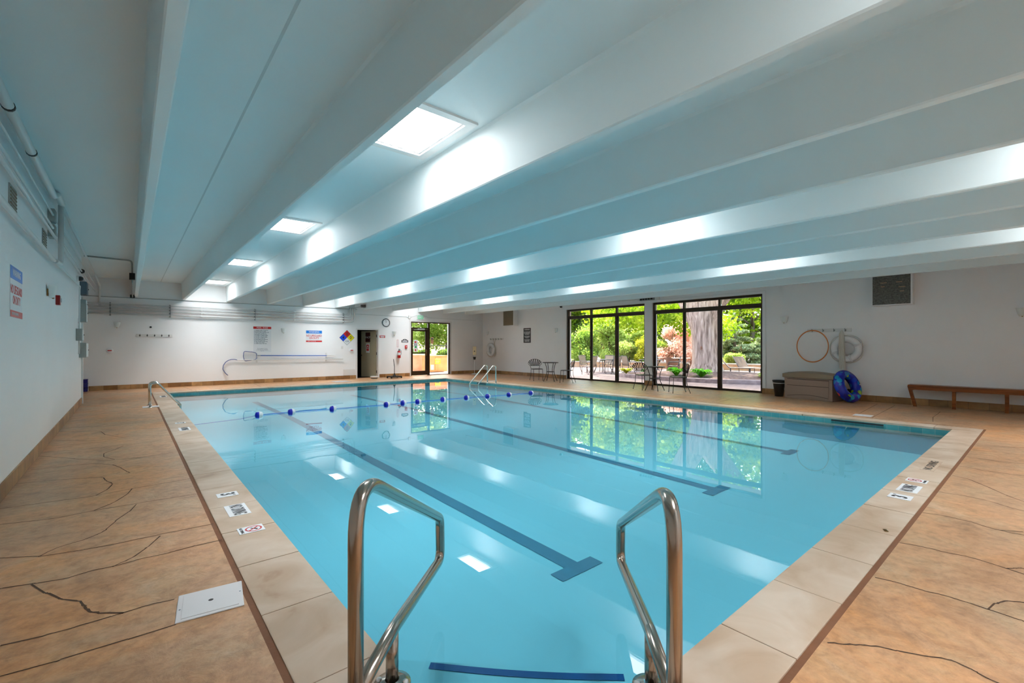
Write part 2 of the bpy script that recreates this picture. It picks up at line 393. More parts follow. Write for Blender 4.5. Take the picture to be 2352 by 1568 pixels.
# floor: deck around the pool, with its stamped joints and cracks as part of the same surface
fl = MB()
FX0, FX1 = -2.0, XR+.30
for x0, x1, y0, y1 in ((FX0, CX0-.03, YN, YF+.3), (CX1+.03, FX1, YN, YF+.3), (CX0-.03, CX1+.03, YN, CY0-.03), (CX0-.03, CX1+.03, CY1+.03, YF+.3)):
    fl.box(x0, x1, y0, y1, -.15, 0)
CRACKS = [[(-.41,2.81),(-.24,2.79),(0,2.78),(.18,2.78)],[(-.45,3.1),(-.3,3.07),(-.17,3.07),(-.07,3.07),(.06,3.08),(.19,3.06)],
[(-.43,3.78),(-.35,3.59),(-.28,3.46),(-.2,3.36),(-.18,3.29),(-.17,3.23),(-.13,3.16),(-.08,3.12),(-.02,3.07)],
[(-.86,3.9),(-.56,3.83),(-.41,3.78),(-.27,3.74),(-.19,3.78),(-.07,3.76),(.04,3.78),(.19,3.77),(.34,3.79),(.5,3.78)],[(-.86,4.5),(-.64,4.38),(-.44,4.25),(-.25,4.2),(-.09,4.18),(.16,4.18),(.5,4.16)],
[(-.45,4.25),(-.38,4.36),(-.22,4.42),(-.14,4.52),(-.08,4.73),(0,4.92),(.05,5.11)],[(-.08,3.76),(0,3.82),(.09,3.96),(.17,4.15)],
[(-.86,5.24),(-.76,5.2),(-.45,5.11),(-.23,5.14),(.05,5.14),(.48,5.11)],[(-.23,5.14),(-.1,5.3),(-.01,5.52),(.02,5.7)],[(-.83,5.71),(-.56,5.68),(-.28,5.64),(.03,5.7),(.48,5.74)],
[(-.23,5.65),(-.16,5.82),(-.12,6.02),(-.18,6.2),(-.2,6.36)],[(-.86,6.64),(-.58,6.57),(-.26,6.43),(-.2,6.36)],[(-.83,7.28),(-.48,7.25),(-.29,7.2),(-.14,6.98),(-.07,6.75),(-.02,6.51),(.01,6.43)],
[(-.86,8.14),(-.51,7.67),(-.2,7.28),(.15,7.23),(.48,7.32)],[(-.13,7.29),(-.24,7.56),(-.25,7.82),(-.14,8.01),(-.06,8.23)],[(-.84,8.38),(-.46,8.28),(-.15,8.3),(.48,8.32)],
[(-.81,8.86),(-.4,8.75),(.01,8.83)],[(-.82,9.35),(-.4,8.92),(.01,9.01),(.48,8.78)],[(-.85,10.23),(-.36,9.91),(-.28,9.44),(-.1,9.05),(.05,8.98)],[(-.76,10.69),(-.23,10.36),(-.02,10.55),(.47,10.66)],[(-.82,13.54),(-.18,13.38),(.47,12.99)],
[(-.8,11.6),(-.2,11.5),(.47,11.7)],[(-.8,12.5),(-.1,12.3),(.47,12.4)],
[(2.47,.67),(2.5,.63),(2.55,.58),(2.61,.52),(2.64,.45),(2.69,.36),(2.75,.28),(2.73,.21),(2.7,.14),(2.68,0),(2.7,-.3)],[(3.38,.67),(3.41,.56),(3.4,.47),(3.43,.38),(3.43,.29),(3.42,.21),(3.41,.09),(3.42,-.4)],
[(3.42,.21),(3.53,.19),(3.59,.17),(3.67,.09),(3.7,-.1)],[(4.11,.68),(4.15,.56),(4.15,.46),(4.18,.33),(4.15,.22),(4.11,.1),(4.1,-.4)],[(4.13,.18),(4.19,.14),(4.22,.11),(4.3,-.1)],
[(5,.68),(5.04,.55),(5.02,.4),(4.95,.26),(4.96,.13),(4.95,-.4)],[(4.96,.24),(5.05,.13)],[(5.82,.68),(5.85,.52),(5.83,.36),(5.73,.24),(5.69,.14),(5.6,-.2)],[(6.69,.68),(6.61,.54),(6.38,.39),(6.16,.26),(6.03,.15),(5.9,0)],
[(7.26,.67),(7.2,.48),(7.23,.18)],[(7.96,.68),(7.9,.41),(7.99,.2)],[(8.5,.66),(8.6,.44),(8.58,.22)],[(8.95,.66),(9.25,.24)],[(9.55,.67),(9.68,.25)],
[(11.13,1.38),(11.89,1.47),(12.61,1.48),(13,1.49)],[(13.62,2.66),(11.51,2.52),(10.83,2.5)],[(13.51,2.33),(11.23,2.23),(10.83,2.2)],
[(10.83,5.2),(11.8,5.35),(13.8,5.2)],[(10.83,7.1),(12.2,7.2),(13.8,7)],[(10.83,9),(12,8.9),(13.8,9.1)],[(10.83,11),(12,11.2),(13.8,11)],[(11.9,5.35),(12.1,6.1),(11.8,6.7),(12.2,7.2)],[(10.83,13.2),(13.8,13)],[(10.83,15.2),(13.8,15.4)],
[(1.5,17.2),(1.4,18.9)],[(3.4,17.2),(3.5,18.9)],[(5,17.2),(5.1,18.9)],[(7,17.2),(7.1,18.9)],[(9.2,17.2),(9,18.9)]]
def ribbon(mb, pts, w, z, mi):
    P = rounded([(x, y, 0) for x, y in pts], .25, 4) if len(pts) > 2 else [Vector((x, y, 0)) for x, y in pts]
    vs = []
    for i, p in enumerate(P):
        t = (P[min(i+1, len(P)-1)]-P[max(i-1, 0)]); t.z = 0; t.normalize(); n = Vector((-t.y, t.x, 0))
        ww = w*(.75+.5*random.random()); j = Vector((random.uniform(-.004, .004), random.uniform(-.004, .004), 0))
        a = p+j+n*ww/2; b = p+j-n*ww/2
        vs += [(a.x, a.y, z), (b.x, b.y, z)]
    mb.add(vs, [(2*i, 2*i+1, 2*i+3, 2*i+2) for i in range(len(P)-1)], mi)
for i, l in enumerate(CRACKS): ribbon(fl, l, .0115 if i == 2 else .0085, .0012, 1)
struct(fl.build('floor', ['deck', 'crack']))

# walls
TH = .25
struct(MB().box(-1.075, XL, YN, 15.0, -.05, ZC).build('wall_left', 'wall'))
struct(MB().box(-2.2, -2.0, 14.8, YF+TH, -.05, ZC).box(-2.2, -1.075, 14.8, 15.0, -.05, ZC).build('wall_recess', 'wall'))
struct(MB().box(-1.075, XR+.30, YN-TH, YN, -.05, ZC).build('wall_near', 'wall'))
D1 = (7.42, 8.34, 2.08); D2 = (9.93, 12.05, 2.51)
w = MB()
for x0, x1, z0, z1 in ((-2.2, D1[0], -.05, ZC), (D1[0], D1[1], D1[2], ZC), (D1[1], D2[0], -.05, ZC), (D2[0], D2[1], D2[2], ZC), (D2[1], XR+.30, -.05, ZC)):
    w.box(x0, x1, YF, YF+TH, z0, z1)
struct(w.build('wall_far', 'wall'))
W1 = (9.34, 13.13); W2 = (5.40, 9.03); ZH = 2.90
w = MB()
for y0, y1, z0, z1 in ((YN, W2[0], -.05, ZC), (W2[0], W2[1], ZH, ZC), (W2[1], W1[0], -.05, ZC), (W1[0], W1[1], ZH, ZC), (W1[1], YF, -.05, ZC)):
    w.box(XR, XR+.30, y0, y1, z0, z1)
struct(w.build('wall_right', 'wall'))

# baseboards of travertine tile
def base(name, segs): 
    m = MB()
    for s in segs: m.box(*s)
    struct(m.build(name, 'basetile'))
base('baseboard_left', [(XL, XL+.014, YN, 14.97, 0, .15)])
base('baseboard_far', [(-.95, 6.85, YF-.014, YF, 0, .145), (6.85, D1[0]-.06, YF-.03, YF, 0, .145), (D1[1]+.07, D2[0]-.06, YF-.014, YF, 0, .145), (D2[1]+.07, XR-.02, YF-.014, YF, 0, .145)])
base('baseboard_right', [(XR-.014, XR, YN, W2[0], 0, .155), (XR-.014, XR, W2[1], W1[0], 0, .155), (XR-.014, XR, W1[1], YF-.014, 0, .155)])

# ceiling: double-tee slab with its ribs
SKX = (2.06, 5.91, 9.71); SKY = (-.51, 4.06, 8.63, 13.2, 17.77)
HS = (.40, .45)
ce = MB(); xs = [-2.2]
for x in SKX: xs += [x-HS[0], x+HS[0]]
xs += [XR+.3]; ys = [YN-TH]
for y in SKY: ys += [y-HS[1], y+HS[1]]
ys += [YF+TH]
for i in range(len(xs)-1):
    for j in range(len(ys)-1):
        if i % 2 == 1 and j % 2 == 1:
            continue
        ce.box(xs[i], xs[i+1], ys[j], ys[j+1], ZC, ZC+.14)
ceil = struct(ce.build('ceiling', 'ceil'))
XB = [.211, 1.468, 2.746, 4.053, 5.325, 6.576, 7.776, 9.103, 10.393, 11.725, 13.056]
for x in XB:
    c = x-.04; m = MB()
    poly = [(c-.085, ZC+.01), (c-.07, ZC-.03), (c-.045, ZB+.012), (c-.035, ZB), (c+.035, ZB), (c+.045, ZB+.012), (c+.07, ZC-.03), (c+.085, ZC+.01)]
    n = len(poly); ya, yb = YN, YF
    vs = [(px, ya, pz) for px, pz in poly]+[(px, yb, pz) for px, pz in poly]
    m.add(vs, [tuple(range(n)), tuple(range(n, 2*n))]+[(i, (i+1) % n, n+(i+1) % n, n+i) for i in range(n)])
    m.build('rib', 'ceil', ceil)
# open joints between the slabs
for xa, xb_ in ((.211, 1.468), (2.746+1.307/2-.65, 2.746+1.307/2+.65), (6.576, 7.776), (10.393, 11.725)):
    x = (xa+xb_)/2-.04
    MB().box(x-.010, x+.010, YN, YF, ZC-.0015, ZC+.001).build('slab_joint', 'jointgrey', ceil)

# skylights
def make_skylight():
    t = thing('skylight', '', 'skylight')
    f = MB(); ox, oy = .49, .535
    for a in ((-ox, ox, -oy, -HS[1]), (-ox, ox, HS[1], oy), (-ox, -HS[0], -HS[1], HS[1]), (HS[0], ox, -HS[1], HS[1])):
        f.box(a[0], a[1], a[2], a[3], -.022, .0)
    f.build('frame', 'trimw', t)
    MB().box(-HS[0]+.002, HS[0]-.002, -HS[1]+.002, HS[1]-.002, .045, .05).build('diffuser', 'diffuser', t)
    g = MB(); a, b = HS[0]-.002, HS[1]-.002
    for q in ((-a, a, -b, -b+.018), (-a, a, b-.018, b), (-a, -a+.018, -b+.018, b-.018), (a-.018, a, -b+.018, b-.018)): g.box(q[0], q[1], q[2], q[3], .0, .045)
    g.build('gasket', 'white', t)
    ld = bpy.data.lights.new('skylight_daylight', 'AREA'); ld.shape = 'RECTANGLE'; ld.size = 2*HS[0]-.03; ld.size_y = 2*HS[1]-.03
    ld.energy = SKYPOWER; ld.spread = math.radians(88); ld.color = (.97, .98, 1)
    lo_ = bpy.data.objects.new('skylight_daylight', ld); C.objects.link(lo_); lo_.parent = t; lo_.location = (0, 0, .04)
    return t
sk0 = make_skylight(); first = True
rowname = ['between the second and third ceiling ribs', 'between the fifth and sixth ceiling ribs', 'between the eighth and ninth ceiling ribs']
posname = ['just behind the camera', 'nearest the camera', 'second from the camera', 'third from the camera', 'closest to the far wall']
for r, x in enumerate(SKX):
    for k, y in enumerate(SKY):
        o = sk0 if first else copy_tree(sk0); first = False
        lab = 'skylight '+rowname[r]+', '+posname[k]
        put(o, lab, (x, y, ZC), group='skylights in the ceiling')

# ------------------------------------------------------------------ windows on the patio side
def window(name, y0, y1, mull, ztr=2.575):
    t = bpy.data.objects.new(name, None); C.objects.link(t); struct(t); t.location = (XR+.12, (y0+y1)/2, 0)
    yc = (y0+y1)/2
    def part(nm, boxes, m):
        mb = MB()
        for b in boxes: mb.box(*b)
        return mb.build(nm, m, t)
    ya, yb = y0-yc, y1-yc
    part('window_frame', [(-.05, .05, ya, ya+.06, 0, ZH), (-.05, .05, yb-.06, yb, 0, ZH), (-.05, .05, ya+.06, yb-.06, ZH-.075, ZH), (-.05, .05, ya+.06, yb-.06, 0, .035)], 'bronze')
    part('transom_bar', [(-.05, .05, ya+.06, yb-.06, ztr-.055, ztr+.055)], 'bronze')
    ms = [m-yc for m in mull]
    for m, wd in zip(ms, (.06, .10)):
        part('mullion', [(-.055, .055, m-wd/2, m+wd/2, .035, ztr-.055), (-.05, .05, m-.03, m+.03, ztr+.055, ZH-.075)], 'bronze')
    eds = [ya+.06, ms[1]-.05, ms[1]+.05, ms[0]-.03, ms[0]+.03, yb-.06]
    for a, b in ((eds[0], eds[1]), (eds[2], eds[3]), (eds[4], eds[5])):
        # slim sash rim and glass
        rim = [(-.02, .02, a, a+.022, .035, ztr-.055), (-.02, .02, b-.022, b, .035, ztr-.055), (-.02, .02, a, b, ztr-.077, ztr-.055), (-.02, .02, a, b, .035, .06)]
        part('sash', rim, 'bronze')
        part('pane', [(-.003, .003, a+.02, b-.02, .05, ztr-.06)], 'glass')
        part('transom_pane', [(-.003, .003, a, b, ztr+.05, ZH-.07)], 'glass')
        # small orange drop-shaped window decal
        d = MB(); c = (a+b)/2
        pts = [(c+.045*math.sin(q)*(1 if q < 0 else 1)*(.55+.45*abs(math.sin(q/2))), 1.29-.055*math.cos(q)) for q in [2*PI*i/16 for i in range(16)]]
        pts = rounded([(-.006, c, 1.37), (-.006, c+.03, 1.29), (-.006, c, 1.245), (-.006, c-.03, 1.29)], [.001, .03, .03, .03], 4, True)
        d.tube(pts, .007, 6, True); d.build('decal', 'orange', t)
    return t
window('window_1', W1[0], W1[1], (11.87, 10.62))
window('window_2', W2[0], W2[1], (7.88, 6.69))
# white trim strip on the wall round the windows
tr = MB(); 
for y0, y1 in (W2, W1): pass
tr.box(XR-.012, XR, W2[0]-.10, W2[0]-.085, .155, ZH+.07).box(XR-.012, XR, W2[0]-.10, W2[1]+.05, ZH+.07, ZH+.085)
struct(tr.build('trim_1', 'trimw'))

# ------------------------------------------------------------------ door_1: dark room behind, leaf swung away
d1 = bpy.data.objects.new('door_1', None); C.objects.link(d1); struct(d1); d1.location = (D1[0], YF, 0)
fr = MB()
for a in ((-.055, 0, -.012, 0, 0, D1[2]+.055), (.92, .975, -.012, 0, 0, D1[2]+.055), (0, .92, -.012, 0, D1[2], D1[2]+.055)): fr.box(*a)
fr.build('casing', 'trimw', d1)
lf = Matrix.Translation((.905, .14, 0)) @ Matrix.Rotation(math.radians(180-66), 4, 'Z')
leaf = MB().bbox(0, .86, -.02, .02, .012, 2.05, .003).build('leaf', 'doorpaint', d1, None); leaf.matrix_local = lf
MB().lathe([(.012, 0), (.012, .03), (.028, .04), (.03, .055), (.018, .068), (0, .07)], 14, T=Matrix.Translation((.80, .02, .97)) @ Matrix.Rotation(-PI/2, 4, 'X')).build('door_knob', 'black', leaf)
for z in (.25, 1.05, 1.82): MB().tube([(-.012, .0, z-.06), (-.012, 0, z+.06)], .016, 10).build('hinge', 'black', leaf)
FM = Matrix.Identity(4)
# signs on the leaf (its face turned to the room is local +y)
sgn = MB().box(.33, .60, .0205, .026, 1.56, 1.98).build('fire_panel_sign', 'maroon', leaf)
t_ = text('FACP', .125, 'sign', sgn, 0, 0, 0); t_.matrix_local = Matrix.Translation((.465, .027, 1.76)) @ Matrix(((-1, 0, 0, 0), (0, 0, 1, 0), (0, 1, 0, 0), (0, 0, 0, 1)))
sg2 = MB().box(.37, .57, .0205, .026, 1.08, 1.50).build('notice_sign', 'sign', leaf)
MB().box(.40, .54, .026, .028, 1.17, 1.44).build('notice_panel', 'signred', sg2)
MB().box(.415, .525, .028, .0285, 1.30, 1.315).box(.415, .525, .028, .0285, 1.25, 1.265).box(.44, .50, .028, .0285, 1.34, 1.39).build('lettering', 'sign', sg2)
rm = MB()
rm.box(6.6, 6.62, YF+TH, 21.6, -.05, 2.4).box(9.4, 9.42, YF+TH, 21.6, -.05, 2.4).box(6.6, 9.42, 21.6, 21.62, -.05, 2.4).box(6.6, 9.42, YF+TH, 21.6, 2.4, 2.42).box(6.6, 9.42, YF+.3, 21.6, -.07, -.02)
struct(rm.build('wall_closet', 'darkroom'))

# door_2: bronze storefront with glazed door, transom light and side light
d2 = bpy.data.objects.new('door_2', None); C.objects.link(d2); struct(d2); d2.location = (D2[0], YF+.05, 0)
WD = D2[1]-D2[0]
fr = MB()
fr.box(0, .045, -.05, .05, 0, D2[2]).box(WD-.06, WD, -.05, .05, 0, D2[2]).box(.045, WD-.06, -.05, .05, D2[2]-.05, D2[2]).box(.90, .99, -.05, .05, 0, D2[2]-.05).box(.045, .90, -.05, .05, 2.17, 2.24).box(.99, WD-.06, -.05, .05, 0, .03)
fr.build('door_frame', 'bronze', d2)
lf = MB()
lf.box(.05, .12, -.02, .02, .01, 2.165).box(.77, .895, -.02, .02, .01, 2.165).box(.12, .77, -.02, .02, .01, .22).box(.12, .77, -.02, .02, 2.07, 2.165).box(.12, .77, -.02, .02, 1.04, 1.085)
leaf2 = lf.build('glazed_leaf', 'bronze', d2)
MB().tube(rounded([(.80, -.02, .95), (.80, -.07, .95), (.80, -.07, 1.2), (.80, -.02, 1.2)], .03, 4), .011, 8).build('door_handle', 'brass', leaf2)
MB().box(.12, .77, -.003, .003, .22, 1.04).build('lower_pane', 'glass', leaf2)
MB().box(.12, .77, -.003, .003, 1.085, 2.07).build('upper_pane', 'glass', leaf2)
MB().box(.045, .90, -.003, .003, 2.24, D2[2]-.05).build('transom_pane', 'glass', d2)
MB().box(.99, WD-.06, -.003, .003, .03, D2[2]-.05).build('sidelight_pane', 'glass', d2)
cl = MB().bbox(.35, .70, -.10, -.03, 2.13, 2.20, .008).build('door_closer', 'ventgrey', d2)
MB().tube([(.55, -.08, 2.14), (.30, -.22, 2.14), (.15, -.06, 2.14)], .010, 6).build('closer_arm', 'ventgrey', cl)
MB().box(.16, .38, -.006, -.004, 1.11, 1.66).build('door_notice', 'sign', leaf2)
nt_ = leaf2.children[-1]
MB().box(.21, .31, -.008, -.006, 1.53, 1.60).box(.23, .29, -.008, -.006, 1.14, 1.24).build('notice_panel', 'signred', nt_)
MB().box(.22, .32, -.008, -.006, 1.29, 1.38).build('notice_panel', 'green', nt_)
MB().box(.18, .36, -.008, -.006, 1.41, 1.43).box(.18, .36, -.008, -.006, 1.45, 1.465).box(.18, .34, -.008, -.006, 1.485, 1.50).build('lettering', 'inkgrey', nt_)
MB().box(1.06, 1.22, -.006, -.004, 1.49, 1.80).build('sidelight_notice', 'tantop', d2)
MB().box(1.08, 1.20, -.008, -.006, 1.70, 1.76).box(1.08, 1.20, -.008, -.006, 1.62, 1.64).box(1.08, 1.18, -.008, -.006, 1.56, 1.58).build('lettering', 'inkgrey', d2.children[-1])
struct(MB().box(D2[0]-.07, D2[0], YF-.012, YF, 0, D2[2]+.07).box(D2[1], D2[1]+.09, YF-.012, YF, 0, D2[2]+.07).box(D2[0], D2[1], YF-.012, YF, D2[2], D2[2]+.07).build('trim_2', 'trimw'))

# ------------------------------------------------------------------ pool
pool = tag(thing('swimming_pool', '', 'pool', (0, 0, 0)), 'large rectangular indoor swimming pool with pale stone coping and turquoise water', 'swimming pool')
ZFL = -.50
def zf(x, y): return min(-.28, -.53+.0225*y)
sh = MB()
nx, ny = 2, 24
vs = [(PX0+(PX1-PX0)*i/nx, PY0+(PY1-PY0)*j/ny, zf(0, PY0+(PY1-PY0)*j/ny)) for j in range(ny+1) for i in range(nx+1)]
sh.add(vs, [(j*(nx+1)+i, j*(nx+1)+i+1, (j+1)*(nx+1)+i+1, (j+1)*(nx+1)+i) for j in range(ny) for i in range(nx)], 0, False)
sh.box(PX0-.12, PX0, PY0-.12, PY1+.12, -.75, -.05).box(PX1, PX1+.12, PY0-.12, PY1+.12, -.75, -.05).box(PX0, PX1, PY0-.12, PY0, -.75, -.05).box(PX0, PX1, PY1, PY1+.12, -.75, -.05)
sh.build('basin', 'plaster', pool)
tb = MB(); e = .006
tb.box(PX0, PX0+e, PY0, PY1, -.20, -.035).box(PX1-e, PX1, PY0, PY1, -.20, -.035).box(PX0+e, PX1-e, PY0, PY0+e, -.20, -.035).box(PX0+e, PX1-e, PY1-e, PY1, -.20, -.035)
tb.build('waterline_tile', 'tealtile', pool)
MB().quad([(PX0+e, PY0+e, ZW), (PX1-e, PY0+e, ZW), (PX1-e, PY1-e, ZW), (PX0+e, PY1-e, ZW)]).build('water', 'water', pool)
# coping stones: one ring, each stone cut by a joint
cp = MB()
def stones(a0, a1, first, step):
    cuts = [a0]; q = first
    while q < a1-.15:
        if q > a0+.15: cuts.append(q)
        q += step
    return cuts+[a1]
def cap(x0, x1, y0, y1): cp.bbox(x0+.0025, x1-.0025, y0+.0025, y1-.0025, -.05, random.uniform(-.001, .0015), .007)
cy = stones(CY0, CY1, 1.28, .655)
for a, b in zip(cy[:-1], cy[1:]): cap(CX0, PX0, a, b); cap(PX1, CX1, a, b)
cx = stones(PX0, PX1, 1.575, .662)
for a, b in zip(cx[:-1], cx[1:]): cap(a, b, CY0, PY0); cap(a, b, PY1, CY1)
cp.build('coping', 'coping', pool)
mo = MB()
for x0, x1, y0, y1 in ((CX0-.035, CX0+.01, CY0-.035, CY1+.035), (CX1-.01, CX1+.035, CY0-.035, CY1+.035), (CX0, CX1, CY0-.035, CY0+.01), (CX0, CX1, CY1-.01, CY1+.035)): mo.box(x0, x1, y0, y1, -.15, -.006)
mo.box(CX0, PX0-.02, CY0, CY1, -.12, -.012).box(PX1+.02, CX1, CY0, CY1, -.12, -.012).box(PX0-.02, PX1+.02, CY0, PY0-.02, -.12, -.012).box(PX0-.02, PX1+.02, PY1+.02, CY1, -.12, -.012)
mo.build('expansion_joint', 'mortar', pool)
# lane lines
def lane(x, y0, y1, w, tw, tl=.14):
    m = MB(); n = 20; z = lambda y: zf(0, y)+.004
    for i in range(n):
        a = y0+(y1-y0)*i/n; b = y0+(y1-y0)*(i+1)/n
        m.quad([(x-w/2, a, z(a)), (x+w/2, a, z(a)), (x+w/2, b, z(b)), (x-w/2, b, z(b))])
    m.quad([(x-tw/2, y0, z(y0)+.001), (x+tw/2, y0, z(y0)+.001), (x+tw/2, y0+tl, z(y0+tl)+.001), (x-tw/2, y0+tl, z(y0+tl)+.001)])
    m.build('lane_line', 'lane', pool)
lane(2.84, 2.46, 15.2, .16, .49); lane(5.73, 2.68, 15.2, .16, .49); lane(8.75, 2.84, 15.2, .16, .49)
# corner steps with nosing stripes
def corner(s, z0, z1):
    return MB().prism([(PX0+e, PY0+e), (s-PY0-e, PY0+e), (PX0+e, s-PX0-e)], z0, z1).build('corner_step', 'plaster', pool)
st1 = corner(3.24, -.60, -.25); st2 = corner(2.86, -.60, -.16)
def nosing(s, z, x0, x1, wd, par):
    n = 12; m = MB(); vs = []
    for i in range(n+1):
        x = x0+(x1-x0)*i/n; y = s-x; b = .02*math.sin(PI*i/n)
        vs += [(x-b*.7, y-b*.7, z+.004), (x-b*.7-wd*.7, y-b*.7-wd*.7, z+.004)]
    m.add(vs, [(2*i, 2*i+1, 2*i+3, 2*i+2) for i in range(n)]); m.build('nosing_stripe', 'stripe', par)
nosing(3.225, -.25, 1.18, 1.865, .045, st1); nosing(2.85, -.16, 1.05, 1.72, .04, st2)
# skimmer mouths in the waterline tile
for y0, y1 in ((1.95, 2.75), (13.9, 14.5)): MB().box(PX1-.010, PX1-.005, y0, y1, -.075, -.045).build('skimmer_mouth', 'dark', pool)

# ------------------------------------------------------------------ hand rails and ladders
def handrail(A, label, yaw, dz=0):
    """figure-four deck rail; local x runs out over the water"""
    t = thing('pool_handrail', label, 'handrail', (A[0], A[1], 0), yaw, 'hand rails at the near corner steps')
    r = .0255
    path = [(0, 0, .0), (0, 0, .945+dz), (1.14, 0, .375+dz), (1.15, 0, .13), (.37, 0, .215), (0, 0, .215)]
    P = rounded(path, [0, .14, .075, .06, .09, 0], 11)
    MB().tube(P, r, 18).build('rail', 'steel', t)
    MB().tube([(.345, 0, .0), (.345, 0, .21)], r, 18).build('front_post', 'steel', t)
    for x in (0, .345):
        e_ = MB().lathe([(.075, 0.0), (.074, .006), (.05, .014), (.028, .022)], 24, T=Matrix.Translation((x, 0, 0))).build('escutcheon', 'steel', t)
        for k in range(2):
            a = PI/2+PI*k; MB().lathe([(.011, .010), (.011, .019), (.0, .021)], 10, T=Matrix.Translation((x+.055*math.cos(a), .055*math.sin(a), 0))).build('bolt', 'white', e_)
    return t
handrail((.572, 1.479), 'polished steel hand rail standing on the corner coping, on the left in the foreground', PI/4)
handrail((1.360, .792), 'polished steel hand rail standing on the corner coping, on the right in the foreground', PI/4, -.028)

def ladder(name, loc, rz, label, foot, out, top, gap):
    t = thing(name, label, 'ladder', loc, rz)
    for s in (-1, 1):
        y = s*gap/2; m = MB()
        P = rounded([(0, y, 0), (0, y, top), (.13, y, top+.02), (out-.10, y, .12), (out, y, .02), (out, y, -.9 if False else -.45)], [0, .10, .08, .10, .04, 0], 7)
        m.tube(P, .022, 12).build('rail', 'steel2', t)
        MB().lathe([(.055, 0), (.052, .008), (.025, .016)], 18, T=Matrix.Translation((0, y, 0))).build('escutcheon', 'steel2', t)
    for z in (-.22, -.42): MB().bbox(out-.03, out+.05, -gap/2, gap/2, z-.012, z+.012, .004).build('tread', 'white', t)
    return t
ladder('pool_ladder', (.359, 13.27, 0), 0, 'steel pool ladder on the left pool edge by the far corner', 0, .55, .52, .50)
ladder('pool_ladder', (10.28, 13.37, 0), PI, 'steel pool ladder at the far right, on the window side of the pool', 0, .80, .64, .52)

# float line across the pool
rp = MB(); pts = []
F0 = [(2.08, 10.69), (2.72, 10.72), (3.58, 10.63), (4.86, 10.56), (5.33, 10.61), (5.75, 10.61), (6.5, 10.61), (7.22, 10.54), (7.9, 10.46), (8.64, 10.39), (9.47, 10.33)]
pts = [(PX0+.01, 10.8, -.17), (1.75, 10.71, ZW-.04)]+[(x, y, ZW+.012) for x, y in F0]+[(9.8, 10.3, ZW-.04), (PX1-.01, 10.27, -.17)]
tag(rp.tube(pts, .0065, 6).build('float_line', 'bluerope'), 'thin blue rope stretched across the pool through the floats', 'rope')
def make_float():
    t = thing('rope_float', '', 'float', (0, 0, 0), 0, 'floats on the blue rope')
    m = MB(); prof = [(.018, -.075), (.055, -.062), (.068, -.03), (.07, 0)]
    m.lathe(prof, 18, T=Matrix.Rotation(PI/2, 4, 'Y')).build('blue_half', 'bluefloat', t)
    m = MB(); prof = [(.07, 0), (.068, .03), (.055, .062), (.018, .075)]
    m.lathe(prof, 18, T=Matrix.Rotation(PI/2, 4, 'Y')).build('white_half', 'white', t)
    return t
f0 = make_float()
ordn = ['first', 'second', 'third', 'fourth', 'fifth', 'sixth', 'seventh', 'eighth', 'ninth', 'tenth', 'eleventh']
for i, (x, y) in enumerate(F0):
    o = f0 if i == 0 else copy_tree(f0)
    put(o, 'blue and white float, %s along the rope from the left pool edge' % ordn[i], (x, y, ZW+.012), random.uniform(-.12, .12))

# deck lids
def make_lid():
    t = thing('skimmer_cover', '', 'cover', (0, 0, 0), 0, 'white skimmer covers in the deck')
    MB().bbox(-.148, .148, -.148, .148, 0, .006, .004).build('plate', 'lid', t)
    MB().bbox(-.125, .125, -.125, .125, .004, .0085, .0015).build('inner_panel', 'lid', t)
    MB().lathe([(.012, .0086), (.0, .0088)], 14).build('finger_hole', 'dark', t)
    for s in (-1, 1): MB().lathe([(.005, .0065), (0, .0075)], 8, T=Matrix.Translation((s*.135, s*.02, 0))).build('screw', 'inkgrey', t)
    return t
l0 = make_lid()
put(l0, 'square white skimmer lid set in the left deck, in the foreground', (.336, 2.91, .0), -.12)
put(copy_tree(l0), 'square white skimmer lid in the left deck at the far ladder foot', (.375, 13.12, .0), 0)
put(copy_tree(l0), 'square white skimmer lid in the right deck near the blue swim ring', (11.1, 2.40, .0), .05)
put(copy_tree(l0), 'square white skimmer lid at the foot of the far right ladder', (10.95, 14.15, .0), .05)
tag(MB().bbox(5.95, 6.55, 17.35, 18.05, 0, .012, .004).build('floor_hatch', 'hatch'), 'flat grey hatch cover on the far deck before the wall', 'hatch')

# markers on the coping
def marker(name, loc, right, up, w, h, lab, kind, plate=True):
    t = thing(name, lab, 'marker', mx=frame((loc[0], loc[1], .0025), right, up), group='depth and safety markers on the coping')
    b = MB().bbox(-w/2, w/2, -h/2, h/2, -.002, .0015, .001).build('plate', 'sign' if plate else 'coping', t)
    if kind == '3':
        text('3', h*.92, 'ink', t, -.01, -.002, .0022, .95, bold=.004); text('FT', h*.17, 'ink', t, w*.30, h*.28, .0022)
    elif kind == 'nd':
        text('NO DIVING', h*.86, 'ink', t, 0, 0, .0022, w/(h*.86*5.9), bold=.0015)
    elif kind == 'icon':
        text('NO DIVING', h*.17, 'ink', t, 0, -h*.37, .0022, .8)
        MB().torus(h*.30, h*.032, 32, 6, T=Matrix.Translation((0, h*.10, .0022)), squash=.12).build('prohibition_ring', 'signred', t)
        m = MB(); c = Matrix.Translation((0, h*.10, .0026)) @ Matrix.Rotation(-PI/4, 4, 'Z'); m.box(-h*.29, h*.29, -h*.028, h*.028, -.0006, .0006, 0, c); m.build('prohibition_bar', 'signred', t)
        m = MB(); c = Matrix.Translation((0, h*.10, .0018)) @ Matrix.Rotation(PI/5, 4, 'Z')
        m.box(-h*.16, h*.10, -h*.03, h*.03, -.0004, .0006, 0, c).lathe([(h*.045, -.0002), (h*.045, .0006), (0, .0007)], 12, T=c @ Matrix.Translation((h*.16, 0, 0)))
        m.box(-h*.02, h*.17, h*.045, h*.075, -.0004, .0006, 0, c); m.build('diver_figure', 'ink', t)
    return t
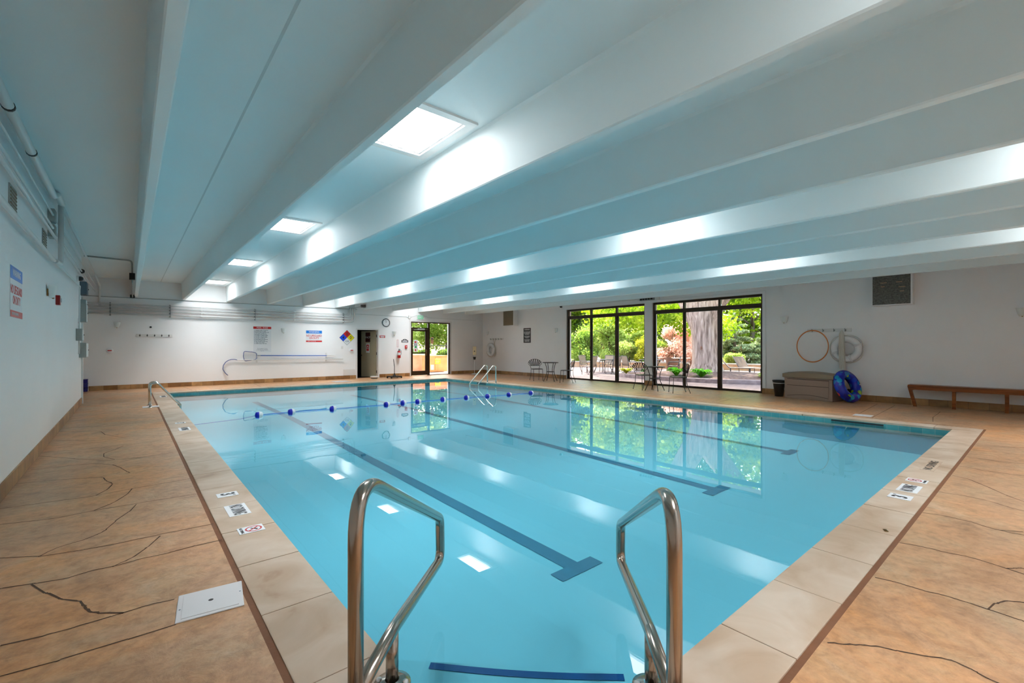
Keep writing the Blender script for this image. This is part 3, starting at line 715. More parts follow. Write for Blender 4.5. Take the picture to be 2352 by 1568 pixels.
Ld = ((0, -1, 0), (1, 0, 0)); Nd = ((1, 0, 0), (0, 1, 0))
marker('depth_marker', (.693, 4.90), *Ld, .135, .165, 'white tile reading 3 FT on the left coping, beside the NO DIVING tile', '3')
marker('no_diving_marker', (.692, 4.39), *Ld, .31, .155, 'white NO DIVING tile on the left coping, in the foreground', 'nd')
marker('no_diving_marker', (.697, 3.856), *Ld, .14, .168, 'white tile with red crossed diver on the left coping', 'icon')
marker('no_diving_marker', (.70, 9.25), *Ld, .34, .155, 'NO DIVING tile halfway along the left coping', 'nd')
marker('depth_marker', (.70, 10.02), *Ld, .13, .155, 'small depth tile halfway along the left coping', '3')
marker('no_diving_marker', (.71, 15.6), *Ld, .40, .15, 'faint NO DIVING tile on the left coping beyond the ladder', 'nd')
marker('depth_marker', (5.365, .884), *Nd, .165, .165, 'white tile reading 3 FT on the right coping', '3')
marker('no_diving_marker', (5.745, .880), *Nd, .31, .155, 'white NO DIVING tile on the right coping', 'nd')
marker('no_diving_marker', (6.13, .880), *Nd, .155, .165, 'white tile with red crossed diver on the right coping', 'icon')
m_ = marker('no_diving_marker', (7.04, .884), *Nd, .64, .115, 'bare black NO DIVING lettering on the right coping', 'nd', False)
tag(MB().bbox(-.022, .022, -.012, .012, 0, .004, .002, T=Matrix.Translation((4.30, .793, .001)) @ Matrix.Rotation(.5, 4, 'Z')).build('fallen_leaf', 'brass'), 'small brown fallen leaf on the right coping', 'leaf')

# ------------------------------------------------------------------ far wall signs and fittings
def board(t, w, h, m='sign', d=.004, x=0, y=0, name='panel', z0=0.0):
    return MB().bbox(x-w/2, x+w/2, y-h/2, y+h/2, z0, z0+d, min(.0015, d*.3)).build(name, m, t)
t = thing('pool_rules_sign', 'tall white POOL RULES board with a red heading on the far wall', 'sign', mx=on_far(3.811, 1.627))
board(t, .60, .96)
b = board(t, .60, .088, 'signred', .002, 0, .432, 'heading', .004); text('POOL  RULES', .066, 'sign', t, 0, .432, .0066, .96, bold=.001)
rules = '1. Children under 14 must be\naccompanied by an adult.\n2. Shower before entering pool.\n3. No running, pushing or\nrough play in the pool area.\n4. No diving in shallow water.\n5. No glass in the pool area.\n6. No food or drink in pool.\n7. No pets are allowed.\n8. Swim diapers are required.\n9. Pool for guests only.\n10. No smoking in pool area.\n11. Keep gates closed.\n12. Swim at your own risk.'
text(rules, .040, 'inkgrey', t, -.27, .09, .0046, .96, 'LEFT', line=.95, bold=.0012)
text('The management is not\nresponsible for accidents\nor lost items. In emergency\ndial 911.', .036, 'inkgrey', t, 0, -.385, .0046, 1, line=.85)
def lifeguard(mx, w, h, lab):
    t = thing('lifeguard_sign', lab, 'sign', mx=mx); board(t, w, h)
    board(t, w, h*.25, 'signblue', .002, 0, h*.375, 'heading', .004); text('WARNING', h*.19, 'sign', t, 0, h*.375, .0066, w*.62/(h*.19*4.6), bold=.001)
    text('NO LIFEGUARD\nON DUTY', h*.24, 'signred', t, 0, -h*.06, .0046, w*.95/(h*.24*6.9), line=.85, bold=.002)
    board(t, w, h*.13, 'signred', .002, 0, -h*.43, 'footer', .004); text('SWIM AT YOUR OWN RISK', h*.075, 'sign', t, -w*.14, -h*.43, .0066, .75)
    return t
lifeguard(on_far(5.663, 1.767), .61, .46, 'white WARNING NO LIFEGUARD ON DUTY sign on the far wall')
t = thing('hazard_diamond', 'large four-colour hazard diamond sign beside the far door', 'sign', mx=on_far(6.983, 1.73) @ Matrix.Rotation(PI/4, 4, 'Z'))
s = .435/2
board(t, 2*s+.015, 2*s+.015, 'ink', .003, name='backing')
for nm, m, sx, sy, tx, tm in (('red_quarter', 'signred', 1, 1, '0', 'ink'), ('blue_quarter', 'dblue', -1, 1, '4', 'ink'), ('yellow_quarter', 'yellow', 1, -1, '0', 'ink'), ('white_quarter', 'sign', -1, -1, 'OX', 'inkgrey')):
    MB().box(min(0, sx*s), max(0, sx*s), min(0, sy*s), max(0, sy*s), .003, .005).build(nm, m, t)
    text(tx, .18 if tx != 'OX' else .10, tm, t, sx*s/2, sy*s/2, .0056, 1, rot=-PI/4, bold=.001)
# wall clock
t = thing('wall_clock', 'round black-rimmed wall clock above the far door', 'clock', mx=on_far(8.71, 2.415))
MB().lathe([(.18, 0), (.185, .02), (.178, .035), (.160, .036), (.158, .02), (0, .02)], 40).build('rim', 'ink', t)
MB().lathe([(.158, .021), (0, .0212)], 40).build('dial', 'white', t)
m = MB()
for k in range(12):
    a = PI*k/6; m.box(-.005, .005, .118, .142 if k % 3 else .148, .0215, .0225, 0, Matrix.Rotation(a, 4, 'Z'))
m.build('hour_marks', 'ink', t)
MB().box(-.007, .007, -.01, .085, .0225, .0235, 0, Matrix.Rotation(.04, 4, 'Z')).build('hour_hand', 'ink', t)
MB().box(-.005, .005, -.015, .125, .024, .025, 0, Matrix.Rotation(.10, 4, 'Z')).build('minute_hand', 'ink', t)
t = thing('door_sign', 'small red and white sign right of the dark doorway', 'sign', mx=on_far(8.546, 1.796)); board(t, .25, .10, 'signred'); MB().box(-.10, .10, .004, .032, .004, .005).box(-.08, .08, -.032, -.008, .004, .005).build('lettering', 'sign', t)
t = thing('extinguisher_sign', 'narrow vertical red-edged sign above the fire extinguisher', 'sign', mx=on_far(9.277, 1.497)); board(t, .075, .335, 'signred'); board(t, .058, .318, 'sign', .002, 0, 0, 'face', .004)
t = thing('plaque', 'small black arched plaque left of the exterior door', 'sign', mx=on_far(9.626, 1.618))
MB().prism([(-.165, -.078), (.165, -.078), (.165, .02), (.10, .045), (.06, .078), (-.06, .078), (-.10, .045), (-.165, .02)], 0, .006).build('panel', 'ink', t)
MB().box(-.12, .12, -.012, .016, .006, .007).box(-.13, .13, -.056, -.028, .006, .007).box(-.03, .03, .03, .055, .006, .007).build('lettering', 'sign', t)
t = thing('fire_pull_station', 'red fire alarm pull station left of the exterior door', 'alarm', mx=on_far(9.676, 1.339))
MB().bbox(-.055, .055, -.07, .07, 0, .045, .006).build('body', 'signred', t); MB().bbox(-.03, .03, -.012, .02, .045, .058, .003).build('pull_bar', 'sign', t)
# extinguisher
t = thing('fire_extinguisher', 'red fire extinguisher hanging on the far wall', 'fire extinguisher', mx=on_far(9.30, 1.04))
TT = Matrix.Translation((0, 0, .09)) @ Matrix.Rotation(-PI/2, 4, 'X')
MB().lathe([(0, -.20), (.06, -.20), (.068, -.185), (.068, .06), (.055, .10), (.025, .125), (.022, .14)], 22, T=TT).build('cylinder', 'extred', t)
MB().lathe([(.0688, -.07), (.0688, .05)], 22, T=TT).build('label_band', 'sign', t)
v = MB().lathe([(.022, .135), (.026, .16), (.014, .175)], 14, T=TT).build('valve', 'ink', t)
MB().bbox(-.012, .012, .175, .19, .06, .17, .003).bbox(-.012, .012, .20, .212, .05, .16, .003).build('lever', 'dark', v)
MB().tube(rounded([(.02, .155, .10), (.085, .15, .11), (.08, -.02, .12), (.06, -.08, .12)], .05, 5), .011, 8).build('hose', 'dark', t)
MB().box(-.03, .03, .02, .12, 0, .03).build('bracket', 'inkgrey', t)
# exit sign and its conduit
t = thing('exit_sign', 'green EXIT sign above the exterior door', 'exit sign', mx=on_far(10.40, 2.72))
MB().bbox(-.18, .18, -.11, .11, 0, .05, .006).build('housing', 'trimw', t)
M_['exitg'] = mat('exit_glow', lin(120, 200, 160), .4, emit=(lin(90, 220, 160), .06))
MB().box(-.15, .15, -.085, .085, .05, .052).build('face', 'exitg', t); text('EXIT', .135, 'white', t, 0, 0, .053, .85, bold=.002)
# sconces
def make_sconce():
    t = thing('wall_sconce', '', 'wall lamp', group='frosted glass wall lamps')
    MB().bbox(-.045, .045, -.06, .06, 0, .018, .004).build('back_plate', 'brass', t)
    MB().tube([(0, -.02, .015), (0, -.045, .07)], .012, 8).build('arm', 'brass', t)
    # half-round frosted shade, open at the top
    m = MB(); n = 14; vs = []
    for z, r in ((-.09, .055), (-.03, .085), (.06, .105), (.12, .115)):
        for k in range(n+1):
            a = PI*k/n; vs.append((r*math.cos(a), z, .03+r*.85*math.sin(a)))
    fs = [(j*(n+1)+k, j*(n+1)+k+1, (j+1)*(n+1)+k+1, (j+1)*(n+1)+k) for j in range(3) for k in range(n)]
    m.add(vs, fs, 0, True); m.add([vs[k] for k in range(n+1)], [tuple(range(n+1))])
    sh_ = m.build('glass_shade', 'frost', t)
    MB().lathe([(.012, 0), (.02, .01), (.0, .025)], 12, T=Matrix.Translation((0, -.085, .075)) @ Matrix.Rotation(PI/2, 4, 'X')).build('finial', 'brass', t)
    return t
sc = make_sconce()
for i, (mx, lab) in enumerate([(on_far(-.297, 2.03), 'frosted glass wall lamp on the far wall nearest the left corner'), (on_far(4.53, 1.955), 'frosted glass wall lamp between the rules board and lifeguard sign'),
    (on_far(9.09, 1.93), 'frosted glass wall lamp on the far wall right of the dark doorway'), (on_right(18.55, 2.03), 'frosted glass wall lamp on the window wall nearest the far corner'),
    (on_right(13.70, 2.04), 'frosted glass wall lamp left of the windows'), (on_right(4.81, 2.10), 'frosted glass wall lamp above the taupe storage box'),
    (on_right(.38, 2.06), 'frosted glass wall lamp at the right edge of the photo'), (on_left(9.0, 2.12), 'frosted glass wall lamp on the left wall')]):
    put(sc if i == 0 else copy_tree(sc), lab, mx=mx @ Matrix.Scale(.82, 4))
# coat hook racks
def hook_rack(mx, n, w, lab, bar=True):
    t = thing('hook_rack', lab, 'hook rack', mx=mx)
    MB().bbox(-w/2, w/2, -.045, .045, 0, .018, .004).build('board', 'trimw', t)
    for k in range(n):
        x = -w/2+w*(k+.5)/n
        MB().tube(rounded([(x, .02, .018), (x, .01, .07), (x, .045, .075)], .02, 3), .007, 6).tube(rounded([(x, -.005, .018), (x, -.035, .05), (x, -.012, .06)], .02, 3), .007, 6).lathe([(.02, .018), (.016, .024), (0, .025)], 10, T=Matrix.Translation((x, 0, 0))).build('hook', 'ventgrey' if not bar else 'black', t)
    return t
hook_rack(on_far(.64, 1.72), 5, .94, 'white board with five hooks on the far wall, left side')
hook_rack(on_right(17.87, 1.725), 5, 1.05, 'white hook board above the small ring buoy by the far corner', False)
hook_rack(on_right(3.76, 1.785), 4, .98, 'white hook board holding the orange hoop on the right wall', False)
t = thing('wall_sensor', 'small dark sensor above the hook board on the far wall', 'sensor', mx=on_far(.538, 1.997)); MB().lathe([(.035, 0), (.035, .02), (.02, .03), (0, .03)], 16).build('body', 'trimw', t); MB().lathe([(.028, .031), (.0, .034)], 14).build('lens', 'dark', t)
# horn strobes
def make_horn():
    t = thing('fire_horn', '', 'alarm', group='white fire alarm horns')
    MB().lathe([(.09, 0), (.09, .03), (.075, .05), (0, .055)], 26).build('body', 'white', t)
    MB().bbox(-.05, .05, -.016, .016, .05, .075, .004).build('strobe', 'signred', t); return t
h0 = make_horn(); put(h0, 'round white fire horn on the far wall, left of the pool ladder', mx=on_far(-.467, 1.235)); put(copy_tree(h0), 'round white fire horn just left of the dark doorway', mx=on_far(7.163, 1.2))
t = thing('light_switch', 'pale switch plate below the hazard diamond', 'switch', mx=on_far(6.783, 1.315)); MB().bbox(-.04, .04, -.06, .06, 0, .008, .002).build('plate', 'trimw', t); MB().bbox(-.008, .008, -.015, .015, .008, .016, .002).build('toggle', 'trimw', t)
t = thing('wall_box', 'low white boxed cover on the far wall left of the dark doorway', 'cover', mx=on_far(7.07, .25)); MB().bbox(-.24, .24, -.10, .15, 0, .03, .004).build('cover', 'trimw', t)
# pole with skimmer net, and shepherd's crook below it
WY = YF-.06
t = thing('skimmer_net', 'blue framed skimmer net on a long blue pole on the far wall', 'pool net', (3.4, WY, 1.02))
loop = [(-.20, 0, .17), (.05, 0, .14), (.20, 0, .10), (.22, 0, -.08), (.17, 0, -.14), (-.18, 0, -.19), (-.22, 0, -.02)]
MB().tube(rounded(loop, .06, 4, True), .013, 8, True).build('net_frame', 'navyhose', t)
M_['mesh'] = mat('net_mesh', lin(175, 168, 170), .9)
g = MB()
for k in range(12): x = -.20+.036*k; g.box(x-.001, x+.001, -.001, .001, -.17+.02*k/6, .15-.02*k/6)
for k in range(9): z = -.15+.036*k; g.box(-.20, .20, -.001, .001, z-.001, z+.001)
g.build('net', 'mesh', t)
MB().tube([(.20, 0, .005), (.36, 0, .004)], .012, 8).build('socket', 'inkgrey', t)
MB().tube([(.34, 0, .004), (2.74, 0, -.03)], .016, 10).build('pole', 'bluepole', t)
MB().tube([(2.74, 0, -.03), (3.08, 0, -.032)], .019, 10).build('pole_grip', 'trimw', t)
t = thing('rescue_crook', 'pale rescue pole with a curved hook, below the skimmer net', 'rescue hook', (3.0, WY, .85))
crook = [(-.30, 0, -.52), (-.38, 0, -.44), (-.455, 0, -.30), (-.44, 0, -.16), (-.375, 0, -.05), (-.29, 0, .015), (-.20, 0, .045), (-.10, 0, .05), (-.015, 0, .025)]
MB().tube(rounded(crook, .1, 4), .014, 8).build('hook', 'navyhose', t)
MB().tube([(-.02, 0, .02), (3.80, 0, -.005)], .016, 10).build('pole', 'trimw', t)
for i, x in enumerate((3.62, 6.13)):
    t = thing('pole_bracket', 'white wall bracket holding the poles, '+('near the net' if i == 0 else 'near the pole grips'), 'bracket', mx=on_far(x, .93), group='pole brackets on the far wall')
    MB().bbox(-.03, .03, -.17, .17, 0, .012, .003).build('plate', 'trimw', t)
    for z in (-.10, .06): MB().tube(rounded([(0, z, .01), (0, z-.02, .06), (0, z-.01, .10), (0, z+.04, .10)], .02, 3), .008, 6).build('prong', 'trimw', t)
# sanitizer stand
t = thing('sanitizer_stand', 'hand sanitizer dispenser on a white stand in the far corner', 'dispenser', (12.97, 18.25, 0))
MB().lathe([(0, 0), (.16, 0), (.165, .015), (.13, .03), (.03, .05), (.02, .06)], 28).build('base', 'white', t)
MB().tube([(0, 0, .05), (0, 0, .84)], .017, 10).build('pole', 'white', t)
RZ = Matrix.Rotation(-.6, 4, 'Z')
MB().prism([(-.05, -.05), (.05, -.05), (.05, .05), (-.05, .05)], .72, .74, 0, RZ).bbox(-.085, .085, -.09, .06, .83, .85, .004, 0, RZ).bbox(-.06, .06, -.06, .05, .74, .84, .01, 0, RZ).build('drip_tray', 'dark', t)
MB().bbox(-.085, .085, -.075, .04, .95, 1.36, .02, 0, RZ).build('dispenser', 'offw', t); MB().bbox(-.03, .03, -.079, -.06, 1.10, 1.15, .004, 0, RZ).build('sight_window', 'dark', t)
MB().tube([(0, .03, .84), (0, .03, 1.0)], .017, 8).build('upper_post', 'white', t)
# wheeled vacuum head with a pole, tray by the door
t = thing('pool_vacuum', 'black wheeled pool vacuum head with an upright pole by the far wall', 'pool vacuum', (8.70, 18.15, 0), .1)
MB().bbox(-.26, .26, -.16, .16, .05, .09, .012).bbox(-.27, .27, -.17, -.13, .04, .10, .01).bbox(-.27, .27, .13, .17, .04, .10, .01).build('body', 'black', t)
MB().lathe([(.07, .09), (.06, .13), (.03, .17), (.022, .22)], 18).build('hose_neck', 'black', t)
MB().tube([(0, 0, .18), (.02, .03, .50), (-.01, .06, .82)], .014, 8).build('pole', 'black', t)
for sx in (-1, 1):
    for sy in (-1, 1):
        MB().lathe([(0, -.018), (.04, -.018), (.045, 0), (.04, .018), (0, .018)], 16, T=Matrix.Translation((sx*.24, sy*.16, .045)) @ Matrix.Rotation(PI/2, 4, 'Y')).build('wheel', 'dark', t)
t = thing('plastic_tray', 'low white plastic tub on the floor at the dark doorway', 'tub', (7.93, 18.45, 0))
MB().lathe([(.12, 0), (.15, .02), (.14, .03)], 24).build('dark_base', 'dark', t); MB().lathe([(.0, .03), (.14, .03), (.165, .09), (.172, .10), (.155, .10), (.135, .045), (0, .04)], 28).build('bowl', 'white', t)
# three dark blue boxes stacked in the left far corner
bx = None
for k in range(3):
    t = thing('storage_crate', 'dark blue crate in the far left corner, '+['bottom', 'middle', 'top'][k]+' of the stack of three', 'crate', (-1.06, 18.80, .005+.125*k), 0, 'dark blue crates stacked in the far left corner')
    MB().bbox(-.10, .10, -.12, .12, 0, .105, .008).build('body', 'navy', t); MB().bbox(-.107, .107, -.127, .127, .100, .118, .004).build('lid', 'navy', t)

# ------------------------------------------------------------------ pipes
# four pipes along the far wall that rise into the ceiling at their right end
for i, (z, r) in enumerate([(2.70, .018), (2.605, .026), (2.51, .026), (2.40, .030)]):
    xe = 7.0+.085*i; y = YF-.09
    t = thing('water_pipe', ['thin dark', 'second', 'third', 'lowest and thickest'][i]+' pipe of the four along the far wall below the ribs', 'pipe', (0, 0, 0), 0, 'pipes along the far wall')
    up_ = 2.93 if i == 0 else 3.45
    MB().tube(rounded([(-1.9, y, z), (xe-.1*(3-i)*0, y, z), (xe, y, up_)], .14, 6), r, 10).build('pipe', 'pipew', t)
    for xx in (1.9, 4.9): MB().tube([(xx-.04, y, z), (xx+.04, y, z)], r*1.25, 10).build('coupling', 'pipew', t)
for i, x in enumerate((-.456, 1.041, 3.558, 6.82)):
    t = thing('pipe_hanger', 'dark strut hanger holding the far wall pipes, '+['first', 'second', 'third', 'fourth'][i]+' from the left', 'hanger', mx=on_far(x, 2.53), group='pipe hangers on the far wall')
    MB().box(-.022, .022, -.20, .22, .0, .03).build('strut', 'ventgrey', t)
    m = MB()
    for z, r in ((2.70, .018), (2.605, .026), (2.51, .026), (2.40, .030)): m.torus(r+.006, .006, 14, 6, T=Matrix.Translation((0, z-2.53, .09)) @ Matrix.Rotation(PI/2, 4, 'Y')).box(-.012, .012, z-2.53-.01, z-2.53+.01, .03, .075)
    m.build('clamp', 'inkgrey', t)
t = thing('conduit', 'thin conduit running under the rib ends along the far wall', 'conduit'); MB().tube([(-1.9, YF-.03, 2.915), (3, YF-.03, 2.925), (7.4, YF-.03, 2.935)], .010, 6).build('conduit', 'ventgrey', t)
t = thing('conduit', 'thin conduit along the far wall above the clock to the exit sign', 'conduit'); MB().tube(rounded([(7.15, YF-.025, 2.735), (9.70, YF-.025, 2.72), (9.72, YF-.025, 2.70), (9.9, YF-.025, 2.70)], .05, 3), .010, 6).tube(rounded([(9.92, YF-.02, 2.71), (10.05, YF-.02, 2.74), (10.2, YF-.02, 2.80), (10.38, YF-.02, 2.81)], .1, 4), .008, 6).tube(rounded([(10.55, YF-.02, 2.81), (10.8, YF-.02, 2.74), (11.1, YF-.02, 2.71), (13.6, YF-.02, 2.69)], .1, 4), .007, 6).build('conduit', 'pipew', t)
MB().bbox(9.80, 9.90, YF-.05, YF, 2.64, 2.78, .006).build('junction_box', 'trimw', t)
t = thing('flood_light', 'small dark twin lamp on an arm below the ribs, left of the clock', 'flood light', (7.42, 18.75, 3.02))
MB().tube([(-.40, .15, -.05), (-.22, .1, -.05), (.10, 0, .03)], .010, 6).build('arm', 'ventgrey', t); MB().bbox(.06, .24, -.06, .06, -.005, .04, .008).bbox(.06, .24, -.06, .06, .055, .10, .008).build('lamp_head', 'black', t)
# ceiling conduit with a black box at the first rib
t = thing('conduit', 'dark conduit across the ceiling bay to the first rib, with a black box', 'conduit')
MB().tube(rounded([(-.80, 14.40, 3.46), (.05, 14.40, 3.45), (.06, 14.40, 2.93), (.07, 15.0, 2.93), (.08, 18.98, 2.93)], .08, 5), .018, 8).build('conduit', 'ventgrey', t)
MB().bbox(.0, .11, 14.30, 14.42, 2.98, 3.14, .008).build('black_box', 'dark', t); MB().bbox(.02, .14, 18.7, 18.9, 2.90, 3.0, .008).build('end_box', 'dark', t)
# left wall pipe runs
def lrun(nm, pts, r, lab, m='pipew', collars=()):
    t = thing('water_pipe', lab, 'pipe'); MB().tube(rounded(pts, .10, 5), r, 12).build('pipe', m, t)
    for p in collars:
        MB().tube([(p[0], p[1]-.02, p[2]), (p[0], p[1]+.02, p[2])], r*1.12, 12).build('collar', 'dark', t)
    for p in (pts[0], pts[1]): pass
    return t
lrun('a', [(-.75, YN, 3.32), (-.75, 8.35, 3.32), (-.75, 8.75, 3.44), (-.75, 9.3, 3.44)], .038, 'fattest painted pipe high on the left wall under the ceiling', collars=[(-.75, 5.45, 3.32), (-.75, 6.6, 3.32)])
lrun('a2', [(-.75, 9.25, 3.42), (-.75, 18.95, 3.42)], .021, 'painted pipe continuing high on the left wall beyond the bend', collars=[])
lrun('b', [(-.82, YN, 3.235), (-.82, 9.2, 3.215), (-.80, 18.95, 3.25)], .012, 'thin pipe second from the ceiling on the left wall', collars=[])
lrun('c', [(-.82, YN, 3.05), (-.82, 9.3, 3.03), (-.80, 18.95, 3.06)], .0135, 'thin pipe third from the ceiling on the left wall')
lrun('d', [(-.81, YN, 2.92), (-.81, 9.3, 2.925), (-.80, 15.0, 2.93)], .018, 'painted pipe fourth from the ceiling on the left wall')
lrun('e', [(-.80, YN, 2.575), (-.80, 8.95, 2.565)], .024, 'lowest painted pipe on the left wall, ending at the elbow')
lrun('e2', [(-.80, 9.0, 2.565), (-.81, 13.5, 2.66), (-.82, 13.55, 2.60), (-.83, 13.55, 1.20)], .014, 'slim pipe beyond the elbow, dropping to the grey cabinet')
lrun('v', [(-.76, 9.30, 3.42), (-.76, 9.30, 2.565), (-.79, 9.0, 2.565)], .032, 'upright cream pipe linking the high and low pipes on the left wall', 'pipew')
lrun('w', [(-.70, 16.6, 3.30), (-.70, 18.95, 3.25), (-.70, 18.985, 2.62)], .026, 'pipe turning down at the far left corner')
for i, (y, z0, z1) in enumerate([(6.52, 2.76, 2.96), (8.68, 2.75, 2.95)]):
    t = thing('wall_vent', 'grey louvred vent on the left wall between the pipes, '+['nearer the camera', 'farther from the camera'][i], 'vent', mx=on_left(y, 2.80), group='vents between the pipes')
    MB().bbox(-.17, .17, -.12, .12, 0, .012, .003).build('frame', 'ventgrey', t); m = MB()
    for k in range(6): m.box(-.15, .15, -.10+.035*k, -.085+.035*k, .012, .018)
    m.build('louvres', 'grillebrown', t)
for i, (y, z) in enumerate([(9.15, 3.22), (9.15, 3.0)]):
    t = thing('junction_box', 'grey junction box behind the upright pipe, '+['upper', 'lower'][i], 'junction box', mx=on_left(y, z)); MB().bbox(-.10, .10, -.09, .09, 0, .07, .006).build('body', 'ventgrey', t); MB().bbox(-.09, .09, -.08, .08, .07, .076, .002).build('cover', 'ventgrey', t)
lifeguard(on_left(6.745, 1.905), .63, .50, 'white WARNING NO LIFEGUARD sign on the left wall')
t = thing('fire_strobe', 'small dark red fire strobe on the left wall', 'alarm', mx=on_left(10.02, 2.09)); MB().bbox(-.06, .06, -.075, .075, 0, .05, .006).build('body', 'darkred', t); MB().bbox(-.025, .025, -.03, .03, .05, .068, .004).build('lens', 'sign', t)
def camera_dome(mx, lab):
    t = thing('security_camera', lab, 'camera', mx=mx); MB().lathe([(.06, 0), (.062, .02), (.05, .04)], 20).build('mount', 'trimw', t)
    MB().lathe([(.05, .04), (.052, .07), (.035, .105), (0, .115)], 20).build('dome', 'dark', t); return t
camera_dome(on_left(13.62, 2.84), 'black dome camera on the left wall by the pipe drop'); camera_dome(on_left(14.0, 3.05), 'small black dome camera under the left wall pipes')
camera_dome(on_right(13.38, 3.05), 'black dome camera above the left corner of the windows')
# electrical gear at the end of the left wall
for (y, z, w_, h_, d_, lab, nm) in ((14.55, 1.28, .62, .34, .12, 'large grey electrical cabinet low on the left wall end', 'electrical_cabinet'), (13.62, 1.62, .34, .26, .10, 'square grey box where the slim pipe drops on the left wall', 'junction_box'),
    (14.45, 2.14, .34, .42, .12, 'pale green-grey box in the middle of the left wall end', 'electrical_cabinet'), (14.65, 2.72, .40, .30, .12, 'dark grey box high on the left wall end', 'junction_box'), (14.7, 2.36, .3, .2, .10, 'small pale box under the dark grey box on the left wall', 'junction_box')):
    t = thing(nm, lab, 'electrical box', mx=on_left(y, z)); MB().bbox(-w_/2, w_/2, -h_/2, h_/2, 0, d_, .008).build('body', 'ventgrey' if z < 2.6 else 'inkgrey', t)
    dd = MB().bbox(-w_/2+.015, w_/2-.015, -h_/2+.015, h_/2-.015, d_, d_+.008, .003).build('door', 'pipew' if z < 2.6 else 'inkgrey', t); MB().lathe([(.012, 0), (.012, .012), (0, .013)], 10, T=Matrix.Translation((w_/2-.05, 0, d_+.008))).build('latch', 'dark', dd)
t = thing('corner_guard', 'pale vertical corner guard at the end of the left wall', 'trim', (XL, 14.94, 0)); MB().box(0, .03, -.06, .06, 0, 2.55).build('strip', 'pipew', t)
t = thing('notice', 'narrow white paper notice on the left wall end', 'sign', mx=on_left(14.1, 1.78)); board(t, .30, .42); text('NOTICE', .06, 'signred', t, 0, .12, .0046, .9); MB().box(-.11, .11, .02, .03, .004, .005).box(-.11, .11, -.04, -.03, .004, .005).box(-.11, .07, -.10, -.09, .004, .005).build('lettering', 'inkgrey', t)

# ------------------------------------------------------------------ right wall things
for mx, w_, h_, d_, m_, lab in ((on_right(16.62, 2.73), .72, .74, .28, 'grillebrown', 'brown square grille box high on the wall left of the windows'), (on_right(2.44, 2.755), .70, .78, .26, 'grille', 'dark grille box high on the wall right of the windows')):
    t = thing('vent_box', lab, 'vent', mx=mx)
    MB().box(-w_/2-.03, w_/2+.03, -h_/2-.02, h_/2+.02, 0, d_-.01).build('housing', 'wall', t)
    f = MB().box(-w_/2, w_/2, -h_/2, h_/2, d_-.01, d_).build('grille', m_, t); m = MB()
    for k in range(16): m.box(-w_/2+.02, w_/2-.02, -h_/2+h_*k/16+.01, -h_/2+h_*k/16+.018, d_, d_+.006)
    m.build('louvres', m_, f)
    if m_ == 'grille':
        g = MB()
        for a, b, l in ((-.14, .12, .12), (-.15, .03, .07), (.15, .12, .11), (.20, .0, .12), (.20, -.10, .08)): g.box(a-l/2, a+l/2, b, b+.012, d_+.002, d_+.0075)
        g.build('bare_slat', 'tantop', f)
t = thing('warning_board', 'black WARNING board with white lettering left of the windows', 'sign', mx=on_right(15.58, 1.87)); board(t, .50, .68, 'maroon'); board(t, .465, .645, 'ink', .002, 0, 0, 'face', .004)
text('WARNING', .085, 'sign', t, 0, .265, .0066, .9, bold=.001); text('HOT TUB AND POOL USERS\nMUST SHOWER BEFORE USE.\nNO CHILDREN WITHOUT\nADULT SUPERVISION.\n\nDO NOT USE ALONE OR\nUNDER THE INFLUENCE\nOF ALCOHOL.\n\nUSE AT YOUR OWN RISK.\nNO GLASS ALLOWED.\nLIMIT TIME IN WATER.', .042, 'sign', t, 0, -.055, .0066, .78, line=.95, bold=.0008)
def buoy(mx, R, r, lab):
    t = thing('ring_buoy', lab, 'ring buoy', mx=mx)
    MB().torus(R, r, 44, 16, T=Matrix.Translation((0, 0, r*.8+.022)), squash=.8).build('ring', 'white', t)
    P = []
    for k in range(48): a = 2*PI*k/48; rr = R+r*(1.12+.30*abs(math.sin(2*a))); P.append((rr*math.cos(a), rr*math.sin(a), r*.8+.022))
    MB().tube(P, .009, 6, True).build('grab_rope', 'rope', t)
    for k in range(4):
        a = PI/4*0+PI/2*k+.4; MB().torus(r*1.04, .013, 18, 6, T=Matrix.Rotation(a, 4, 'Z') @ Matrix.Translation((R, 0, r*.8+.022)) @ Matrix.Rotation(PI/2, 4, 'X'), squash=1.6).build('strap', 'white', t)
    return t
buoy(on_right(18.22, 1.19), .245, .085, 'small white ring buoy on the wall by the far corner')
t = thing('hanging_rope', 'pale rope looped from the hook board to the small ring buoy', 'rope', mx=on_right(17.98, 1.5)); MB().tube(rounded([(-.1, .24, .05), (.02, 0, .06), (.10, -.45, .05), (.0, -.62, .05)], .2, 5), .012, 6).tube(rounded([(.1, .24, .05), (.05, .0, .07), (.14, -.5, .06)], .2, 5), .012, 6).build('cord', 'rope', t)
buoy(on_right(3.36, 1.30), .255, .082, 'white ring buoy hanging right of the orange hoop')
t = thing('throw_rope', 'thick coil of white rope hanging over the right ring buoy', 'rope', mx=on_right(3.43, 1.3))
m = MB()
for k in range(5):
    x = -.05+.022*k; m.tube(rounded([(0, .47, .18), (x, .40, .19), (x*1.1, 0, .20+.01*k), (x*1.2+.01, -.50-.02*k, .17), (x+.03, -.46, .16), (x*.6+.02, .3, .18)], .1, 5), .012, 6)
m.build('coil', 'rope', t)
t = thing('hula_hoop', 'large thin orange hoop hanging on the right wall', 'hoop', mx=on_right(4.115, 1.37)); MB().torus(.385, .0135, 64, 10, T=Matrix.Translation((0, 0, .075)) @ Matrix.Diagonal((.95, 1.09, 1, 1))).build('ring', 'orange', t)
